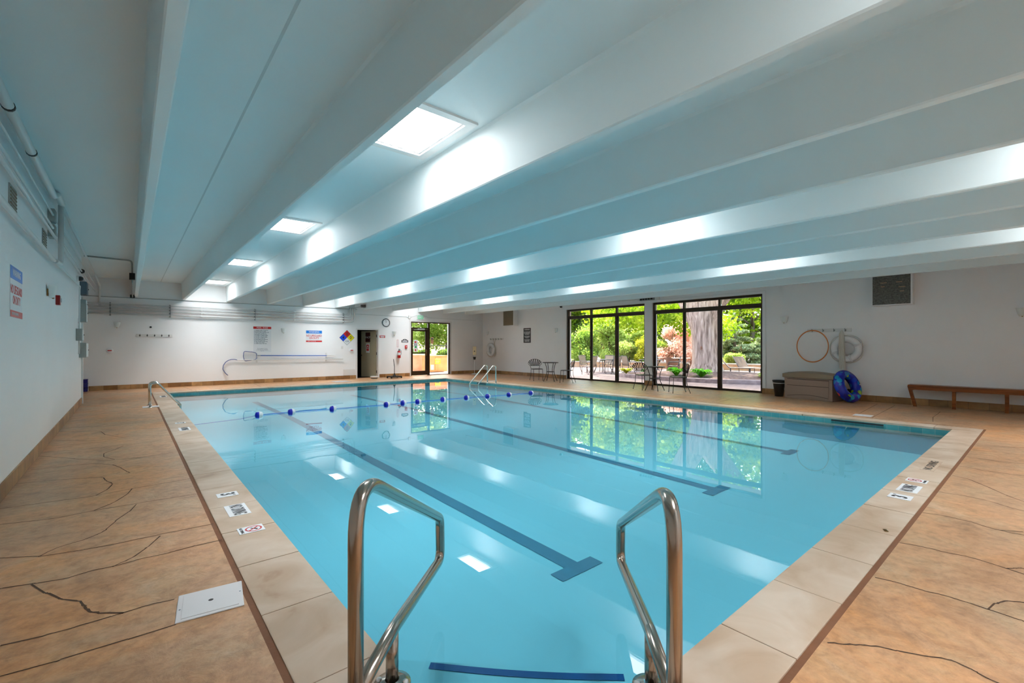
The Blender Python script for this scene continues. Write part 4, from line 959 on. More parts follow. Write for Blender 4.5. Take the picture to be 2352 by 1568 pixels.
# window heater/closer box above the pillar
t = thing('window_operator', 'dark motor box on the wall above the pillar between the windows', 'motor', mx=on_right(9.18, 3.04))
MB().bbox(-.30, .28, -.055, .055, 0, .10, .008).build('body', 'ventgrey', t); m = MB()
for k in range(5): m.bbox(-.26+.105*k, -.19+.105*k, -.04, .035, .10, .135, .006)
m.build('coils', 'dark', t); MB().bbox(-.42, -.36, -.035, .035, 0, .05, .005).build('side_box', 'trimw', t); MB().bbox(.30, .46, -.06, .07, 0, .08, .006).build('end_cover', 'trimw', t)
t = thing('conduit', 'thin conduit along the wall top above the windows', 'conduit'); MB().tube([(XR-.03, 13.3, 3.07), (XR-.03, 9.62, 3.05)], .010, 6).build('conduit', 'pipew', t)
# deck box
t = thing('storage_box', 'taupe plastic deck storage box against the right wall', 'storage box', (13.52, 3.98, 0), math.radians(-10.5))
L = .60
MB().bbox(-.24, .30, -L+.02, L-.02, 0, .56, .02).build('body', 'resin', t)
m = MB(); n = 12; vs = []
for i in range(n+1):
    y = -L-.015+(2*L+.03)*i/n; h_ = .665+.045*math.sin(PI*i/n)
    vs += [(-.27, y, .555), (-.27, y, h_-.02), (.02, y, h_+.01), (.31, y, h_-.02), (.31, y, .555)]
m.add(vs, [(5*i+k, 5*i+k+1, 5*i+5+k+1, 5*i+5+k) for i in range(n) for k in range(4)]+[(0, 1, 2, 3, 4), tuple(5*n+k for k in (4, 3, 2, 1, 0))]+[(5*i+4, 5*i, 5*i+5, 5*i+9) for i in range(n)])
m.build('lid', 'resinlid', t)
p_ = MB().bbox(-.252, -.238, -L+.10, L-.10, .08, .52, .004).build('front_panel', 'resin', t)
m = MB(); m.box(-.256, -.25, -L+.10, L-.10, .505, .52).box(-.256, -.25, -L+.10, L-.10, .345, .358)
vs = []
for i in range(17): y = -L+.10+(2*L-.2)*i/16; z = .065+.05*math.sin(PI*i/16); vs += [(-.256, y, z), (-.256, y, z+.013)]
m.add(vs, [(2*i, 2*i+1, 2*i+3, 2*i+2) for i in range(16)]); m.build('groove', 'resindark', p_)
MB().box(-.262, -.245, -L, L, .548, .556).build('lid_gap', 'resindark', t)
# bin
t = thing('waste_bin', 'small black waste bin between the wall and the storage box', 'bin', (13.66, 4.82, 0))
MB().lathe([(0, 0), (.10, 0), (.145, .36), (.155, .40), (.165, .44), (.15, .44), (.135, .38), (.09, .02), (0, .02)], 26).build('bin', 'dark', t); MB().lathe([(.149, .352), (.153, .352), (.155, .372), (.150, .372)], 26).build('rim_band', 'trimw', t)
# swim ring
n_ = Vector((-.28, -.90, .32)).normalized(); zt = Vector((0, 0, 1)); rt = zt.cross(n_).normalized(); upv = n_.cross(rt)
mxr = Matrix.Identity(4)
for i in range(3): mxr[i][0] = rt[i]; mxr[i][1] = upv[i]; mxr[i][2] = n_[i]; mxr[i][3] = (13.40, 3.20, .395)[i]
t = thing('swim_ring', 'inflated blue patterned swim ring leaning at the end of the storage box', 'swim ring', mx=mxr)
MB().torus(.295, .112, 48, 18).build('tube', 'ringprint', t); MB().lathe([(.016, 0), (.014, .02), (0, .024)], 10, T=Matrix.Translation((.30, 0, .108))).build('valve', 'white', t)
t = thing('folded_bag', 'dark bundled bag lying behind the swim ring', 'bag', (13.68, 3.22, 0)); bm = bmesh.new(); bmesh.ops.create_icosphere(bm, subdivisions=3, radius=1)
for v in bm.verts:
    k = 1+.12*math.sin(5*v.co.x+2*v.co.z)+.08*math.sin(7*v.co.y); v.co = Vector((v.co.x*.17*k, v.co.y*.14*k, max(0, (v.co.z*.16*k+.13))))
q = MB().add([v.co.copy() for v in bm.verts], [[v.index for v in f.verts] for f in bm.faces], 0, True); bm.free(); q.build('bag', 'dark', t)
# bench
t = thing('wooden_bench', 'long brown wooden bench along the right wall', 'bench', (13.80, .2, 0))
MB().bbox(-.17, .17, -1.6, 1.92, .455, .49, .006).build('seat', 'wood', t); MB().bbox(-.165, -.13, -1.6, 1.91, .385, .455, .004).build('apron', 'wood', t); MB().bbox(-.14, .16, 1.875, 1.905, .39, .455, .004).build('end_rail', 'wood', t)
for y, sl in ((1.80, .10), (1.16, 0), (.38, 0), (-.5, 0), (-1.4, 0)):
    m = MB()
    m.add([(-.10, y-.03, 0), (-.10, y+.03, 0), (-.03, y+.03, 0), (-.03, y-.03, 0), (-.13, y-.03+sl, .455), (-.13, y+.03+sl, .455), (-.05, y+.03+sl, .455), (-.05, y-.03+sl, .455)], [(0, 1, 2, 3), (4, 5, 6, 7), (0, 1, 5, 4), (1, 2, 6, 5), (2, 3, 7, 6), (3, 0, 4, 7)])
    m.bbox(-.05, .15, y-.02+sl*.7, y+.02+sl*.7, .36, .455, .003); m.build('leg', 'wood', t)

# ------------------------------------------------------------------ bistro sets by the windows
def bistro_chair():
    t = thing('bistro_chair', '', 'chair', group='black metal bistro chairs by the windows')
    # faces local -y; seat 0.46 high
    r = .009
    MB().tube(rounded([(-.20, -.20, .46), (.20, -.20, .46), (.215, .0, .46), (.18, .20, .46), (-.18, .20, .46), (-.215, 0, .46)], .08, 5, True), .011, 8, True).build('seat_rim', 'black', t)
    m = MB(); ring = rounded([(-.195, -.195, .462), (.195, -.195, .462), (.21, .0, .462), (.175, .195, .462), (-.175, .195, .462), (-.21, 0, .462)], .08, 5, True)
    m.add([(p.x, p.y, p.z) for p in ring]+[(p.x, p.y, p.z-.008) for p in ring], [tuple(range(len(ring))), tuple(range(len(ring), 2*len(ring)))]+[(i, (i+1) % len(ring), len(ring)+(i+1) % len(ring), len(ring)+i) for i in range(len(ring))])
    m.build('seat', 'black', t)
    for s in (-1, 1):
        MB().tube(rounded([(s*.185, -.185, .46), (s*.19, -.20, .23), (s*.195, -.215, .008)], .2, 5), r, 8).tube([(s*.195, -.215, 0), (s*.195, -.215, .02)], .013, 8).build('leg', 'black', t)
        MB().tube(rounded([(s*.17, .19, .46), (s*.175, .20, .25), (s*.19, .29, .008)], .25, 6), r, 8).tube([(s*.19, .29, 0), (s*.19, .29, .02)], .013, 8).build('leg', 'black', t)
    # fan back: uprights flare, arch on top, slats between
    def arch(u): # u from -1..1 gives a point on the arch
        a = u*PI/2; return Vector((.285*math.sin(a), .25-.05*math.cos(a)*0+.02-.07*(1-math.cos(a)), .665+.185*math.cos(a)))
    def low(u): return Vector((.20*u, .225-.012*u*u, .585))
    fr = [Vector((-.17, .19, .46)), Vector((-.20, .215, .585)), Vector((-.245, .21, .64))]
    top = [arch(-1+2*i/16) for i in range(17)]
    MB().tube(fr[:2]+top+[Vector((.20, .215, .585)), Vector((.17, .19, .46))], r, 8).build('back_frame', 'black', t)
    MB().tube([low(-1+2*i/8) for i in range(9)], .007, 6).build('back_rail', 'black', t)
    for k in range(8):
        u = -.82+1.64*k/7; p, q = low(u*.92), arch(u*.86); m = MB(); d = Vector((.015, 0, 0)); n = Vector((0, .003, 0))
        m.add([p-d-n, p+d-n, p+d+n, p-d+n, q-d*1.2-n, q+d*1.2-n, q+d*1.2+n, q-d*1.2+n], [(0, 1, 2, 3), (4, 5, 6, 7), (0, 1, 5, 4), (1, 2, 6, 5), (2, 3, 7, 6), (3, 0, 4, 7)]); m.build('slat', 'black', t)
    return t
ch = bistro_chair()
def facing(dx, dy): return math.atan2(dy, dx)+PI/2
put(ch, 'black bistro chair on the far side of the round table nearer the far corner', (12.47, 13.27, 0), facing(-.42, -.9))
put(copy_tree(ch), 'black bistro chair at the round table nearer the far corner, on its window side', (12.66, 11.80, 0), facing(-.45, .9))
put(copy_tree(ch), 'black bistro chair at the round table before the pillar, on its far side', (12.48, 8.33, 0), facing(-.30, -.75))
put(copy_tree(ch), 'black bistro chair at the round table before the pillar, on the near side', (12.40, 7.10, 0), facing(-.74, .67))
def bistro_table():
    t = thing('bistro_table', '', 'table', group='small round bistro tables')
    MB().lathe([(0, .745), (.295, .745), (.295, .735), (0, .735)], 40).build('top', 'tabletop', t)
    MB().torus(.300, .014, 44, 8, T=Matrix.Translation((0, 0, .735))).build('rim', 'black', t)
    for k in range(4):
        a = PI/4+PI/2*k; c, s = math.cos(a), math.sin(a)
        MB().tube(rounded([(.24*c, .24*s, .73), (.155*c, .155*s, .50), (.155*c, .155*s, .34), (.30*c, .30*s, .005)], .35, 7), .012, 8).build('leg', 'black', t)
    MB().torus(.155, .010, 30, 8, T=Matrix.Translation((0, 0, .375))).tube([(-.155, 0, .375), (.155, 0, .375)], .008, 6).tube([(0, -.155, .375), (0, .155, .375)], .008, 6).build('ring_brace', 'black', t)
    return t
tb_ = bistro_table(); put(tb_, 'round bistro table nearer the far corner, left of the windows', (12.585, 12.605, 0), .5); put(copy_tree(tb_), 'round bistro table in front of the pillar between the windows', (12.40, 7.88, 0), .1)

# ------------------------------------------------------------------ outdoors
GZ = -.06
struct(MB().box(XR+.30, 60, -25, 60, GZ-.1, GZ).build('ground_patio', 'paver'))
struct(MB().box(-30, XR+.30, YF+.25, 60, GZ-.1, GZ).build('ground_terrace', 'concrete'))
# roof edge overhang
struct(MB().box(XR+.30, XR+1.15, YN, YF+.25, 3.0, 3.25).build('roof_overhang', 'wall'))
struct(MB().box(-2.2, XR+1.15, YF+.25, YF+.70, 2.95, 3.2).build('roof_eave', 'wall'))

def leaves(n, blobs, size, seed, droop=0.0, elong=1.4):
    """leaf cards scattered through ellipsoid blobs: (cx, cy, cz, rx, ry, rz, weight)"""
    r = np.random.default_rng(seed); w = np.array([b[6] if len(b) > 6 else b[3]*b[4]*b[5] for b in blobs], float); w /= w.sum()
    pick = r.choice(len(blobs), n, p=w); B = np.array([b[:6] for b in blobs])[pick]
    d = r.normal(size=(n, 3)); d /= np.linalg.norm(d, axis=1)[:, None]; rad = r.random(n)**(1/2.2)
    cen = B[:, :3]+d*rad[:, None]*B[:, 3:]*(1+.12*r.normal(size=(n, 1)))
    u = r.normal(size=(n, 3)); u[:, 2] -= droop; u /= np.linalg.norm(u, axis=1)[:, None]
    t = r.normal(size=(n, 3)); v = np.cross(u, t); v /= np.linalg.norm(v, axis=1)[:, None]
    s = size*(.6+.8*r.random(n))[:, None]
    P = np.stack([cen-u*s*elong/2, cen+v*s*.5, cen+u*s*elong/2, cen-v*s*.5], 1).reshape(-1, 3)
    return P, n
def leaf_obj(name, n, blobs, size, m, parent, seed, droop=0.0, elong=1.4, zmin=None):
    n = int(n*2.6); size = size*.60
    P, n = leaves(n, blobs, size, seed, droop, elong)
    if zmin is not None: P[:, 2] = np.maximum(P[:, 2], zmin)
    me = bpy.data.meshes.new(name); me.from_pydata(P.tolist(), [], np.arange(n*4).reshape(n, 4).tolist()); me.materials.append(M_[m]); me.update()
    o = bpy.data.objects.new(name, me); C.objects.link(o); o.parent = parent; return o

def tree(name, label, cat, x, y, h, R, leafm, n, size, seed, trunk=.18, blobs=None, group=None, low=.3, elong=1.4, droop=.2):
    t = thing(name, label, cat, (x, y, GZ), 0, group); r = random.Random(seed)
    if trunk:
        m = MB(); m.tube([(0, 0, -.1), (.05, .03, h*.3), (0, .1, h*.62), (.1, 0, h*.9)], [trunk, trunk*.8, trunk*.5, trunk*.12], 9)
        for k in range(6):
            a = r.uniform(0, 2*PI); z = h*r.uniform(.25, .65); m.tube([(0, .05, z), (R*.4*math.cos(a), R*.4*math.sin(a), z+h*.12), (R*.75*math.cos(a), R*.75*math.sin(a), z+h*.2)], [trunk*.4, trunk*.25, trunk*.06], 6)
        m.build('trunk', 'stem', t)
    if blobs is None:
        blobs = []
        for k in range(13):
            a = r.uniform(0, 2*PI); q = r.uniform(.15, .75)*R; z = h*r.uniform(low, .92); s = R*r.uniform(.28, .5); blobs.append((q*math.cos(a), q*math.sin(a), z, s, s, s*.8))
    leaf_obj('crown', n, blobs, size, leafm, t, seed, droop, elong, .02)
    return t

# the big shade tree in its planting bed
TX, TY = 20.15, 10.15
t = thing('shade_tree', 'huge grey-barked shade tree outside the right window', 'tree', (TX, TY, .15))
m = MB()
# fluted trunk: rings with buttress lobes, leaning a little to the left and forking
def fluted(path, radii, lobes, seg=56):
    P = [Vector(p) for p in path]; vs = []
    for i, p in enumerate(P):
        for k in range(seg):
            a = 2*PI*k/seg; q = radii[i]*(1+lobes[i]*(.6*math.sin(5*a+.3)+.4*math.sin(9*a+1+.15*i))+.025*math.sin(23*a+.5*i)); vs.append(p+Vector((q*math.cos(a), q*math.sin(a), 0)))
    m.add(vs, [(i*seg+k, i*seg+(k+1) % seg, (i+1)*seg+(k+1) % seg, (i+1)*seg+k) for i in range(len(P)-1) for k in range(seg)], 0, True)
fluted([(0, 0, -.2), (0, 0, .1), (0, 0, .45), (0, .02, 1.0), (-.02, .06, 1.7), (-.04, .10, 2.3), (-.06, .12, 2.8), (-.08, .13, 3.2)], [.92, .74, .62, .57, .56, .59, .66, .60], [.12, .09, .06, .05, .04, .04, .04, .04])
m.tube([(-.02, .12, 1.6), (-.06, .30, 2.4), (-.1, .58, 3.1), (-.2, 1.0, 3.9), (-.3, 1.8, 5.6), (0, 2.9, 8)], [.40, .50, .54, .50, .36, .2], 24)
m.tube([(-.02, .08, 1.7), (-.02, -.02, 2.5), (.0, -.38, 3.2), (.05, -.95, 3.9), (.2, -2.0, 5.0), (.6, -3.6, 6.8)], [.40, .50, .50, .44, .34, .2], 24)
m.tube([(-.3, -1.4, 4.2), (-1.6, -2.4, 5.2), (-2.8, -3, 6.2)], [.2, .15, .08], 12)
m.build('trunk', 'bark', t)
bl = []
r = random.Random(5)
for k in range(60):
    a = r.uniform(0, 2*PI); q = r.uniform(1.2, 7.0); z = r.uniform(3.6, 7.5)-.20*q+(1.3 if math.cos(a) < .1 else 0); s = r.uniform(.8, 1.5); bl.append((q*math.cos(a), q*math.sin(a), z, s, s, s*.75))
for (dx, dy, z, s) in ((2.0, -2.2, 2.6, .9), (1.0, -3.4, 2.7, 1.0), (2.6, -3.4, 2.2, .9), (1.6, -2.8, 3.3, 1.0), (3.0, -2.2, 3.2, 1.0), (1.8, 2.6, 2.9, 1.0), (.6, 3.9, 3.0, 1.0), (2.4, 4.6, 2.6, .9), (2.0, 3.4, 3.4, 1.1), (-1.5, 4.6, 3.3, .8), (.8, -4.6, 3.0, 1.0), (2.8, 6.2, 3.0, 1.0), (2.2, 8.0, 3.2, 1.1), (1.8, 2.0, 2.2, .7)):
    bl.append((dx, dy, z, s, s, s*.8))
bl = [b for b in bl if b[0]-b[3]*1.5 > -3.9]
leaf_obj('crown', 15000, bl, .23, 'leaf_maple', t, 3, .4, 1.15)
# planting bed with kerb
bed = tag(thing('planting_bed', '', 'planting bed', (0, 0, 0)), 'mulched planting bed with a low stone kerb around the shade tree', 'planting bed')
pts = [(18.5, 14.0), (17.5, 13.0), (17.05, 11.4), (16.95, 9.6), (17.3, 8.0), (18.2, 6.6), (19.6, 5.6), (21.4, 5.8), (22.2, 7.6), (22.4, 10), (21.6, 12), (19.8, 13.4)]
ring = rounded([(x, y, 0) for x, y in pts], 2.0, 6, True)
kb = MB(); n = len(ring); cen = Vector((20.3, 9.8, 0)); ins = [p+(cen-p).normalized()*.22 for p in ring]
kb.add([(p.x, p.y, GZ) for p in ring]+[(p.x, p.y, GZ+.16) for p in ring]+[(p.x, p.y, GZ+.16) for p in ins]+[(p.x, p.y, GZ) for p in ins], [(k*n+i, k*n+(i+1) % n, (k+1)*n+(i+1) % n, (k+1)*n+i) for k in range(3) for i in range(n)])
kb.build('kerb', 'kerb', bed)
sb = MB(); mid = [cen+(p-cen)*.45+Vector((0, 0, .22)) for p in ins]
sb.add([(p.x, p.y, GZ+.12) for p in ins]+[(p.x, p.y, p.z) for p in mid]+[(cen.x, cen.y, .26)], [(i, (i+1) % n, n+(i+1) % n, n+i) for i in range(n)]+[(n+i, n+(i+1) % n, 2*n) for i in range(n)], 0, True)
sb.build('mulch', 'mulch', bed)
def bedplant(x, y, z, R, h, leafm, n, lab, seed, nm='leafy_plant'):
    t = thing(nm, lab, 'plant', (x, y, z), 0, 'low plants in the planting bed')
    P = []; F = []; r = random.Random(seed)
    for k in range(n):
        a = r.uniform(0, 2*PI); L = R*r.uniform(.6, 1.1); hh = h*r.uniform(.5, 1.1); w = .05+.03*r.random(); d = Vector((math.cos(a), math.sin(a), 0)); s = Vector((-d.y, d.x, 0))*w; o = len(P)
        c = [d*.03, d*L*.4+Vector((0, 0, hh*.8)), d*L*.8+Vector((0, 0, hh)), d*L+Vector((0, 0, hh*.75))]
        P += [c[0]-s*.2, c[0]+s*.2, c[1]-s, c[1]+s, c[2]-s*.9, c[2]+s*.9, c[3]]; F += [(o, o+1, o+3, o+2), (o+2, o+3, o+5, o+4), (o+4, o+5, o+6)]
    MB().add(P, F).build('leaves', leafm, t); MB().tube([(0, 0, -.1), (0, 0, .06)], .04, 8).build('stem', 'stem', t)
for i, (x, y, z, R, h, lm, lab) in enumerate([(17.85, 10.3, .10, .42, .34, 'leaf_bright', 'bright green hosta in the bed behind the second bistro table'), (17.95, 9.25, .10, .48, .32, 'leaf_bright', 'bright green hosta at the kerb before the shade tree'),
    (17.9, 12.9, .11, .4, .22, 'leaf_yellow', 'yellow-green low plant in the bed seen through the left window'), (18.0, 11.75, .11, .4, .22, 'leaf_bright', 'low green plant in the bed left of the pillar'),
    (19.2, 7.2, .11, .45, .2, 'leaf_light', 'pale green low plant in the bed right of the shade tree'), (20.2, 6.75, .12, .5, .26, 'leaf_bright', 'green tuft at the right side of the bed'), (21.3, 6.3, .10, .45, .24, 'leaf_yellow', 'yellow-green tuft at the right window edge')]):
    bedplant(x, y, z, R, h, lm, 60, lab, 20+i)

# low terracotta garden wall and taller shrubs behind
def gwall(pts, h, name, lab, m='terra'):
    t = thing(name, lab, 'garden wall'); b = MB(); c = MB()
    for (x0, y0), (x1, y1) in zip(pts[:-1], pts[1:]):
        d = Vector((x1-x0, y1-y0, 0)); L_ = d.length; T = Matrix.Translation((x0, y0, 0)) @ Matrix.Rotation(math.atan2(d.y, d.x), 4, 'Z')
        b.box(0, L_, -.15, .15, GZ, h-.06, 0, T); c.box(-.03, L_+.03, -.19, .19, h-.06, h, 0, T)
    b.build('wall_body', m, t); c.build('capstone', 'concrete', t)
gwall([(16.2, 27.0), (21.5, 24.5), (25.0, 19.5), (27.5, 13), (28.5, 5)], .34, 'garden_wall', 'low terracotta garden wall behind the patio tables')
gwall([(7, 23.5), (13.7, 23.5)], .92, 'garden_wall', 'terracotta wall seen through the glazed exterior door')

# patio furniture
def sling_chair():
    t = thing('sling_chair', '', 'chair', group='sling patio chairs outside')
    for s in (-1, 1):
        x = s*.27
        MB().tube(rounded([(x, -.26, 0), (x, -.26, .42), (x, .20, .40), (x, .34, .92)], .08, 5), .014, 8).build('side_frame', 'slingframe', t)
        MB().tube(rounded([(x, .10, 0), (x, .24, .30), (x, .26, .62), (x*1.08, -.24, .62), (x*1.08, -.27, .45)], .07, 5), .014, 8).build('arm_frame', 'slingframe', t)
    MB().tube([(-.27, .34, .92), (.27, .34, .92)], .014, 8).build('top_bar', 'slingframe', t)
    m = MB(); prof = [(-.25, .425), (0, .405), (.18, .41), (.24, .52), (.335, .90)]
    m.add([(sx*.255, y, z) for y, z in prof for sx in (-1, 1)]+[(sx*.255, y+.01, z-.012) for y, z in prof for sx in (-1, 1)], [(2*i, 2*i+1, 2*i+3, 2*i+2) for i in range(4)]+[(10+2*i, 10+2*i+1, 10+2*i+3, 10+2*i+2) for i in range(4)]+[(0, 1, 11, 10), (8, 9, 19, 18)]+[(2*i, 2*i+2, 12+2*i, 10+2*i) for i in range(4)]+[(2*i+1, 2*i+3, 13+2*i, 11+2*i) for i in range(4)])
    m.build('sling', 'sling', t); return t
def patio_table(top='slingframe'):
    t = thing('patio_table', '', 'table', group='patio tables outside')
    MB().lathe([(0, .73), (.60, .73), (.61, .715), (.60, .70), (0, .70)], 36).build('top', top, t)
    for k in range(4):
        a = PI/4+PI/2*k; c, s = math.cos(a), math.sin(a); MB().tube(rounded([(.5*c, .5*s, .70), (.34*c, .34*s, .38), (.52*c, .52*s, 0)], .3, 5), .018, 8).build('leg', top, t)
    return t
ptb = patio_table(); sch = sling_chair()
put(ptb, 'dark round patio table seen in the middle pane of the left window', (19.6, 15.6, GZ))
put(copy_tree(ptb), 'dark round patio table seen in the right pane of the left window', (21.0, 13.6, GZ+.0))
spots = [(17.9, 15.15, facing(-.2, 1), 'sling chair standing alone in the left pane of the left window'), (19.15, 14.6, facing(.1, 1), 'sling chair before the table in the middle pane of the left window'),
 (20.5, 16.1, facing(-1, -.1), 'sling chair behind the table in the middle pane of the left window'), (19.5, 16.7, facing(0, -1), 'sling chair left of the patio table in the middle pane'),
 (20.2, 14.35, facing(.8, -.3), 'sling chair at the left mullion of the left window right pane'), (22.0, 14.2, facing(-1, -.3), 'sling chair behind the table in the right pane of the left window'),
 (21.6, 12.6, facing(-.5, 1), 'sling chair beside the pillar, behind the planting bed'), (17.2, 17.2, facing(.4, .9), 'sling chair at the left edge of the left window')]
for i, (x, y, a, lab) in enumerate(spots): put(sch if i == 0 else copy_tree(sch), lab, (x, y, GZ), a)
tt = patio_table('tantop'); put(tt, 'tan round patio table behind the planting bed, left of the tree trunk', (24.6, 14.0, GZ+.02)); tt['group'] = 'patio tables outside'
put(copy_tree(tt), 'tan patio table half hidden behind the first tan table', (25.0, 16.0, GZ))
def tub_chair():
    t = thing('wicker_chair', '', 'chair', group='brown wicker tub chairs outside'); m = MB(); n = 16; vs = []
    for z, r_ in ((.02, .27), (.42, .31), (.80, .36)):
        for k in range(n+1):
            a = PI*(-.15)+PI*1.3*k/n; hh = z if z < .7 else .58+.24*math.sin(PI*k/n); vs.append((r_*math.cos(a), r_*math.sin(a), hh))
    m.add(vs, [(j*(n+1)+k, j*(n+1)+k+1, (j+1)*(n+1)+k+1, (j+1)*(n+1)+k) for j in range(2) for k in range(n)], 0, True); m.build('shell', 'wicker', t)
    MB().lathe([(0, .44), (.28, .44), (.30, .42), (.29, .36), (0, .36)], 22).build('seat', 'sling', t)
    for sx in (-1, 1): 
        for sy in (-1, 1): MB().tube([(sx*.2, sy*.2, 0), (sx*.2, sy*.2, .37)], .018, 8).build('leg', 'wicker', t)
    return t
tc_ = tub_chair()
for i, (x, y, a, lab) in enumerate([(23.3, 13.7, facing(1, -.2), 'brown wicker chair left of the tan table'), (24.1, 12.8, facing(-.1, 1), 'brown wicker chair just left of the tree trunk'), (24.95, 13.15, facing(-.2, 1), 'brown wicker chair half hidden by the tree trunk')]):
    put(tc_ if i == 0 else copy_tree(tc_), lab, (x, y, GZ), a)
def lounger():
    t = thing('patio_lounger', '', 'lounger', group='reclining patio chairs right of the tree')
    for s in (-1, 1): MB().tube(rounded([(s*.3, -.9, .30), (s*.3, .25, .30), (s*.3, .75, .88)], .1, 5), .018, 8).tube([(s*.3, -.7, 0), (s*.3, -.7, .3)], .016, 8).tube([(s*.3, .2, 0), (s*.3, .2, .3)], .016, 8).build('side_frame', 'slingframe', t)
    m = MB(); pr = [(-.88, .31), (.24, .31), (.73, .86)]; m.add([(sx*.28, y, z) for y, z in pr for sx in (-1, 1)]+[(sx*.28, y, z-.015) for y, z in pr for sx in (-1, 1)], [(0, 1, 3, 2), (2, 3, 5, 4), (6, 7, 9, 8), (8, 9, 11, 10), (0, 1, 7, 6), (4, 5, 11, 10), (0, 2, 8, 6), (2, 4, 10, 8), (1, 3, 9, 7), (3, 5, 11, 9)]); m.build('sling', 'slingdark', t)
    return t
lo = lounger()
for i, (x, y, a, lab) in enumerate([(24.3, 10.7, facing(.4, -1), 'reclining patio chair just right of the tree trunk'), (25.5, 10.6, facing(-.6, -1), 'reclining patio chair in the middle of the right pane'), (25.0, 9.3, facing(-.9, .2), 'reclining patio chair at the right edge of the right window')]):
    put(lo if i == 0 else copy_tree(lo), lab, (x, y, GZ), a)
# box outside the exterior door
t = thing('equipment_box', 'orange-tan equipment box with a yellow warning label outside the door', 'equipment box', (13.07, 22.2, GZ), 0)
MB().bbox(-.58, .58, -.4, .4, .03, .86, .01).build('body', 'ywood', t); MB().bbox(-.61, .61, -.43, .43, .86, .92, .008).build('lid', 'ywood', t); MB().bbox(-.22, .54, -.42, -.40, .10, .82, .006).build('door', 'ywood', t)
lb = MB().box(-.24, .10, -.424, -.42, .46, .74).build('warning_label', 'yellow', t); MB().box(-.22, .08, -.427, -.424, .69, .725).box(-.20, .06, -.427, -.424, .62, .64).box(-.20, .06, -.427, -.424, .57, .59).box(-.20, .02, -.427, -.424, .52, .54).build('lettering', 'inkgrey', lb)
MB().box(-.50, -.30, -.404, -.40, .14, .42).build('inspection_panel', 'ventgrey', t)
# iron fence behind
t = thing('iron_fence', 'dark iron railing behind the equipment box', 'fence'); 
MB().tube([(9, 25.6, 1.42), (20, 25.6, 1.42)], .018, 6).tube([(9, 25.6, .15), (20, 25.6, .15)], .018, 6).build('rail', 'black', t)
for k in range(7): MB().tube([(9.4+1.7*k, 25.6, GZ), (9.4+1.7*k, 25.6, 1.5)], .03, 8).build('post', 'black', t)
for k in range(74): MB().tube([(9.15+.146*k, 25.6, .15), (9.15+.146*k, 25.6, 1.42)], .009, 5).build('baluster', 'black', t)
# trees and shrubs behind
def at(r, d): return (d*(.6444+.7647*r), d*(.7647-.6444*r))   # bearing from the pool corner, distance
BK = 'trees behind the patio'
for i, (r_, d_, h, R, lm, n, sz, tr_, lab) in enumerate([
  (.215, 33.5, 3.4, 2.0, 'leaf_light', 5200, .17, .08, 'pale green rounded shrub in the middle pane of the left window'),
  (.150, 33, 3.0, 1.7, 'leaf_mid', 3600, .17, .08, 'mid green shrub at the left edge of the left window'),
  (.258, 32.5, 2.9, 1.4, 'leaf_light', 3600, .16, .07, 'pale green shrub in the right pane of the left window'),
  (.290, 31.5, 2.1, .9, 'leaf_yellow', 2200, .15, .05, 'yellow shrub beside the pillar'),
  (.282, 35, 4.4, 1.3, 'leaf_pale', 2200, .17, .06, 'silvery grey tall shrub behind the yellow shrub'),
  (.355, 30, 3.1, 1.55, 'leaf_pink', 4600, .15, .06, 'pinkish-tan shrub left of the tree trunk'),
  (.400, 31, 2.0, 1.2, 'leaf_pink', 1800, .14, .05, 'low pinkish shrub directly behind the tree trunk'),
  (.490, 29.6, .85, .75, 'leaf_light', 1600, .14, .05, 'low pale green shrub right of the tree trunk'),
  (.318, 31, 2.4, 1.1, 'leaf_mid', 2600, .16, .05, 'mid green shrub just right of the pillar')]):
    x, y = at(r_, d_); tree('garden_shrub', lab, 'shrub', x, y, h, R, lm, n, sz, 40+i, tr_, None, 'shrubs behind the patio', .18)
def spruce(x, y, h, R, seed, lab):
    t = thing('blue_spruce', lab, 'tree', (x, y, GZ), 0, 'blue spruces behind the patio'); MB().tube([(0, 0, -.1), (0, 0, h)], [.16, .02], 8).build('trunk', 'stem', t)
    r = random.Random(seed); bl = []
    for k in range(46):
        f = (k+.5)/46; z = .15+h*.95*f; rr = R*(1-f)**.8; a = r.uniform(0, 2*PI); q = rr*r.uniform(.45, .9); s = max(.22, rr*.42); bl.append((q*math.cos(a), q*math.sin(a), z, s, s, s*.28, s*s))
    leaf_obj('crown', 9000, bl, .14, 'leaf_spruce', t, seed, .1, 2.2, .02)
spruce(*at(.490, 31), 4.0, 1.7, 71, 'blue-grey spruce in the right pane of the right window, nearer the tree trunk'); spruce(*at(.575, 30.5), 4.4, 1.8, 72, 'blue-grey spruce at the right edge of the right window')
for i, (r_, d_, h, R, lm, n, sz, lab) in enumerate([
  (.115, 42, 9.5, 4.2, 'leaf_maple', 8500, .32, 'tall yellow-green tree behind the left edge of the left window'), (.20, 43, 10, 4.3, 'leaf_mid', 8500, .33, 'tall mid green tree behind the middle pane of the left window'),
  (.285, 43, 9.5, 4.2, 'leaf_maple', 8500, .32, 'tall yellow-green tree behind the pillar between the windows'), (.365, 43, 10, 4.3, 'leaf_mid', 8500, .33, 'tall mid green tree behind the pink shrub'),
  (.45, 43, 9.5, 4.2, 'leaf_mid', 8500, .33, 'tall dark green tree behind the trunk of the shade tree'), (.53, 42, 9, 4.2, 'leaf_maple', 8500, .33, 'tall yellow-green tree behind the blue spruces'), (.62, 42, 9, 4.2, 'leaf_mid', 7000, .33, 'tall mid green tree right of the blue spruces')]):
    x, y = at(r_, d_); tree('leafy_tree', lab, 'tree', x, y, h, R, lm, n, sz, 60+i, .28, None, BK, .14)
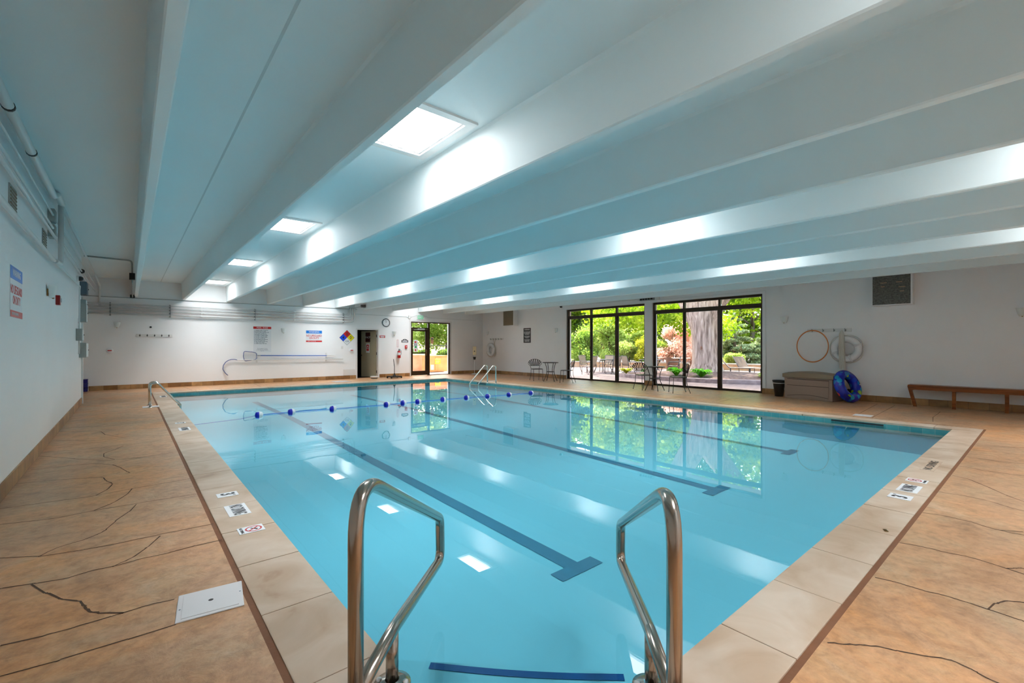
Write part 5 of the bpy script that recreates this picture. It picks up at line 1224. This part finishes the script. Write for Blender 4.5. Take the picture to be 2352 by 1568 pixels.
for i, (x, y, h, R, lm, n, sz, lab) in enumerate([(15.4, 31.0, 6.0, 3.0, 'leaf_light', 7000, .20, 'light green tree behind the equipment box outside the door'), (20.0, 32.0, 7, 3.2, 'leaf_mid', 6000, .22, 'mid green tree to the right beyond the exterior door'), (10.8, 32.5, 7, 3.2, 'leaf_light', 5000, .22, 'light green tree to the left beyond the exterior door')]):
    tree('leafy_tree', lab, 'tree', x, y, h, R, lm, n, sz, 90+i, .2, None, 'trees beyond the exterior door', .2)
for i, x in enumerate((12.6, 14.6, 16.6)):
    tree('garden_shrub', 'low green shrub behind the iron railing, '+['left', 'middle', 'right'][i]+' of three', 'shrub', x, 26.45, 1.4, .72, 'leaf_mid', 1500, .12, 120+i, .04, None, 'low shrubs behind the railing', .2)

# ------------------------------------------------------------------ light
W = bpy.data.worlds.new('World'); bpy.context.scene.world = W; W.use_nodes = True
nt = W.node_tree; nt.nodes.clear()
o_ = nt.nodes.new('ShaderNodeOutputWorld'); bg = nt.nodes.new('ShaderNodeBackground'); sky = nt.nodes.new('ShaderNodeTexSky')
sky.sky_type = 'NISHITA'; sky.sun_disc = False; sky.sun_elevation = math.radians(58); sky.sun_rotation = math.radians(30); sky.air_density = 1.0; sky.dust_density = 3.0; sky.ozone_density = 1.0
bg.inputs['Strength'].default_value = .48
nt.links.new(sky.outputs[0], bg.inputs[0]); nt.links.new(bg.outputs[0], o_.inputs[0])
sl = bpy.data.lights.new('Sun', 'SUN'); sl.energy = 2.7; sl.angle = math.radians(.8); sl.color = (1, .95, .86)
so = bpy.data.objects.new('Sun', sl); C.objects.link(so)
dirv = Vector((-.42, -.30, -.95)).normalized(); so.rotation_euler = dirv.to_track_quat('-Z', 'Y').to_euler()

# ------------------------------------------------------------------ camera
cam = bpy.data.cameras.new('Camera'); co = bpy.data.objects.new('Camera', cam); C.objects.link(co)
co.location = (0, 0, 1.37); co.rotation_euler = (PI/2, 0, -math.radians(40.1206))
cam.sensor_width = 36; cam.lens = 1043.47/2352*36; cam.shift_y = 10.94/2352; cam.clip_start = .05; cam.clip_end = 300
sc_ = bpy.context.scene; sc_.camera = co
sc_.view_settings.view_transform = 'Standard'; sc_.view_settings.look = 'None'; sc_.view_settings.gamma = 1; sc_.view_settings.exposure = 1.76; sc_.view_settings.use_curve_mapping = False
cy_ = sc_.cycles
cy_.use_denoising = True; cy_.max_bounces = 10; cy_.use_adaptive_sampling = True; cy_.adaptive_threshold = .07; cy_.diffuse_bounces = 4; cy_.glossy_bounces = 4; cy_.transmission_bounces = 6; cy_.transparent_max_bounces = 16; cy_.sample_clamp_indirect = 8; cy_.caustics_reflective = False; cy_.caustics_refractive = False
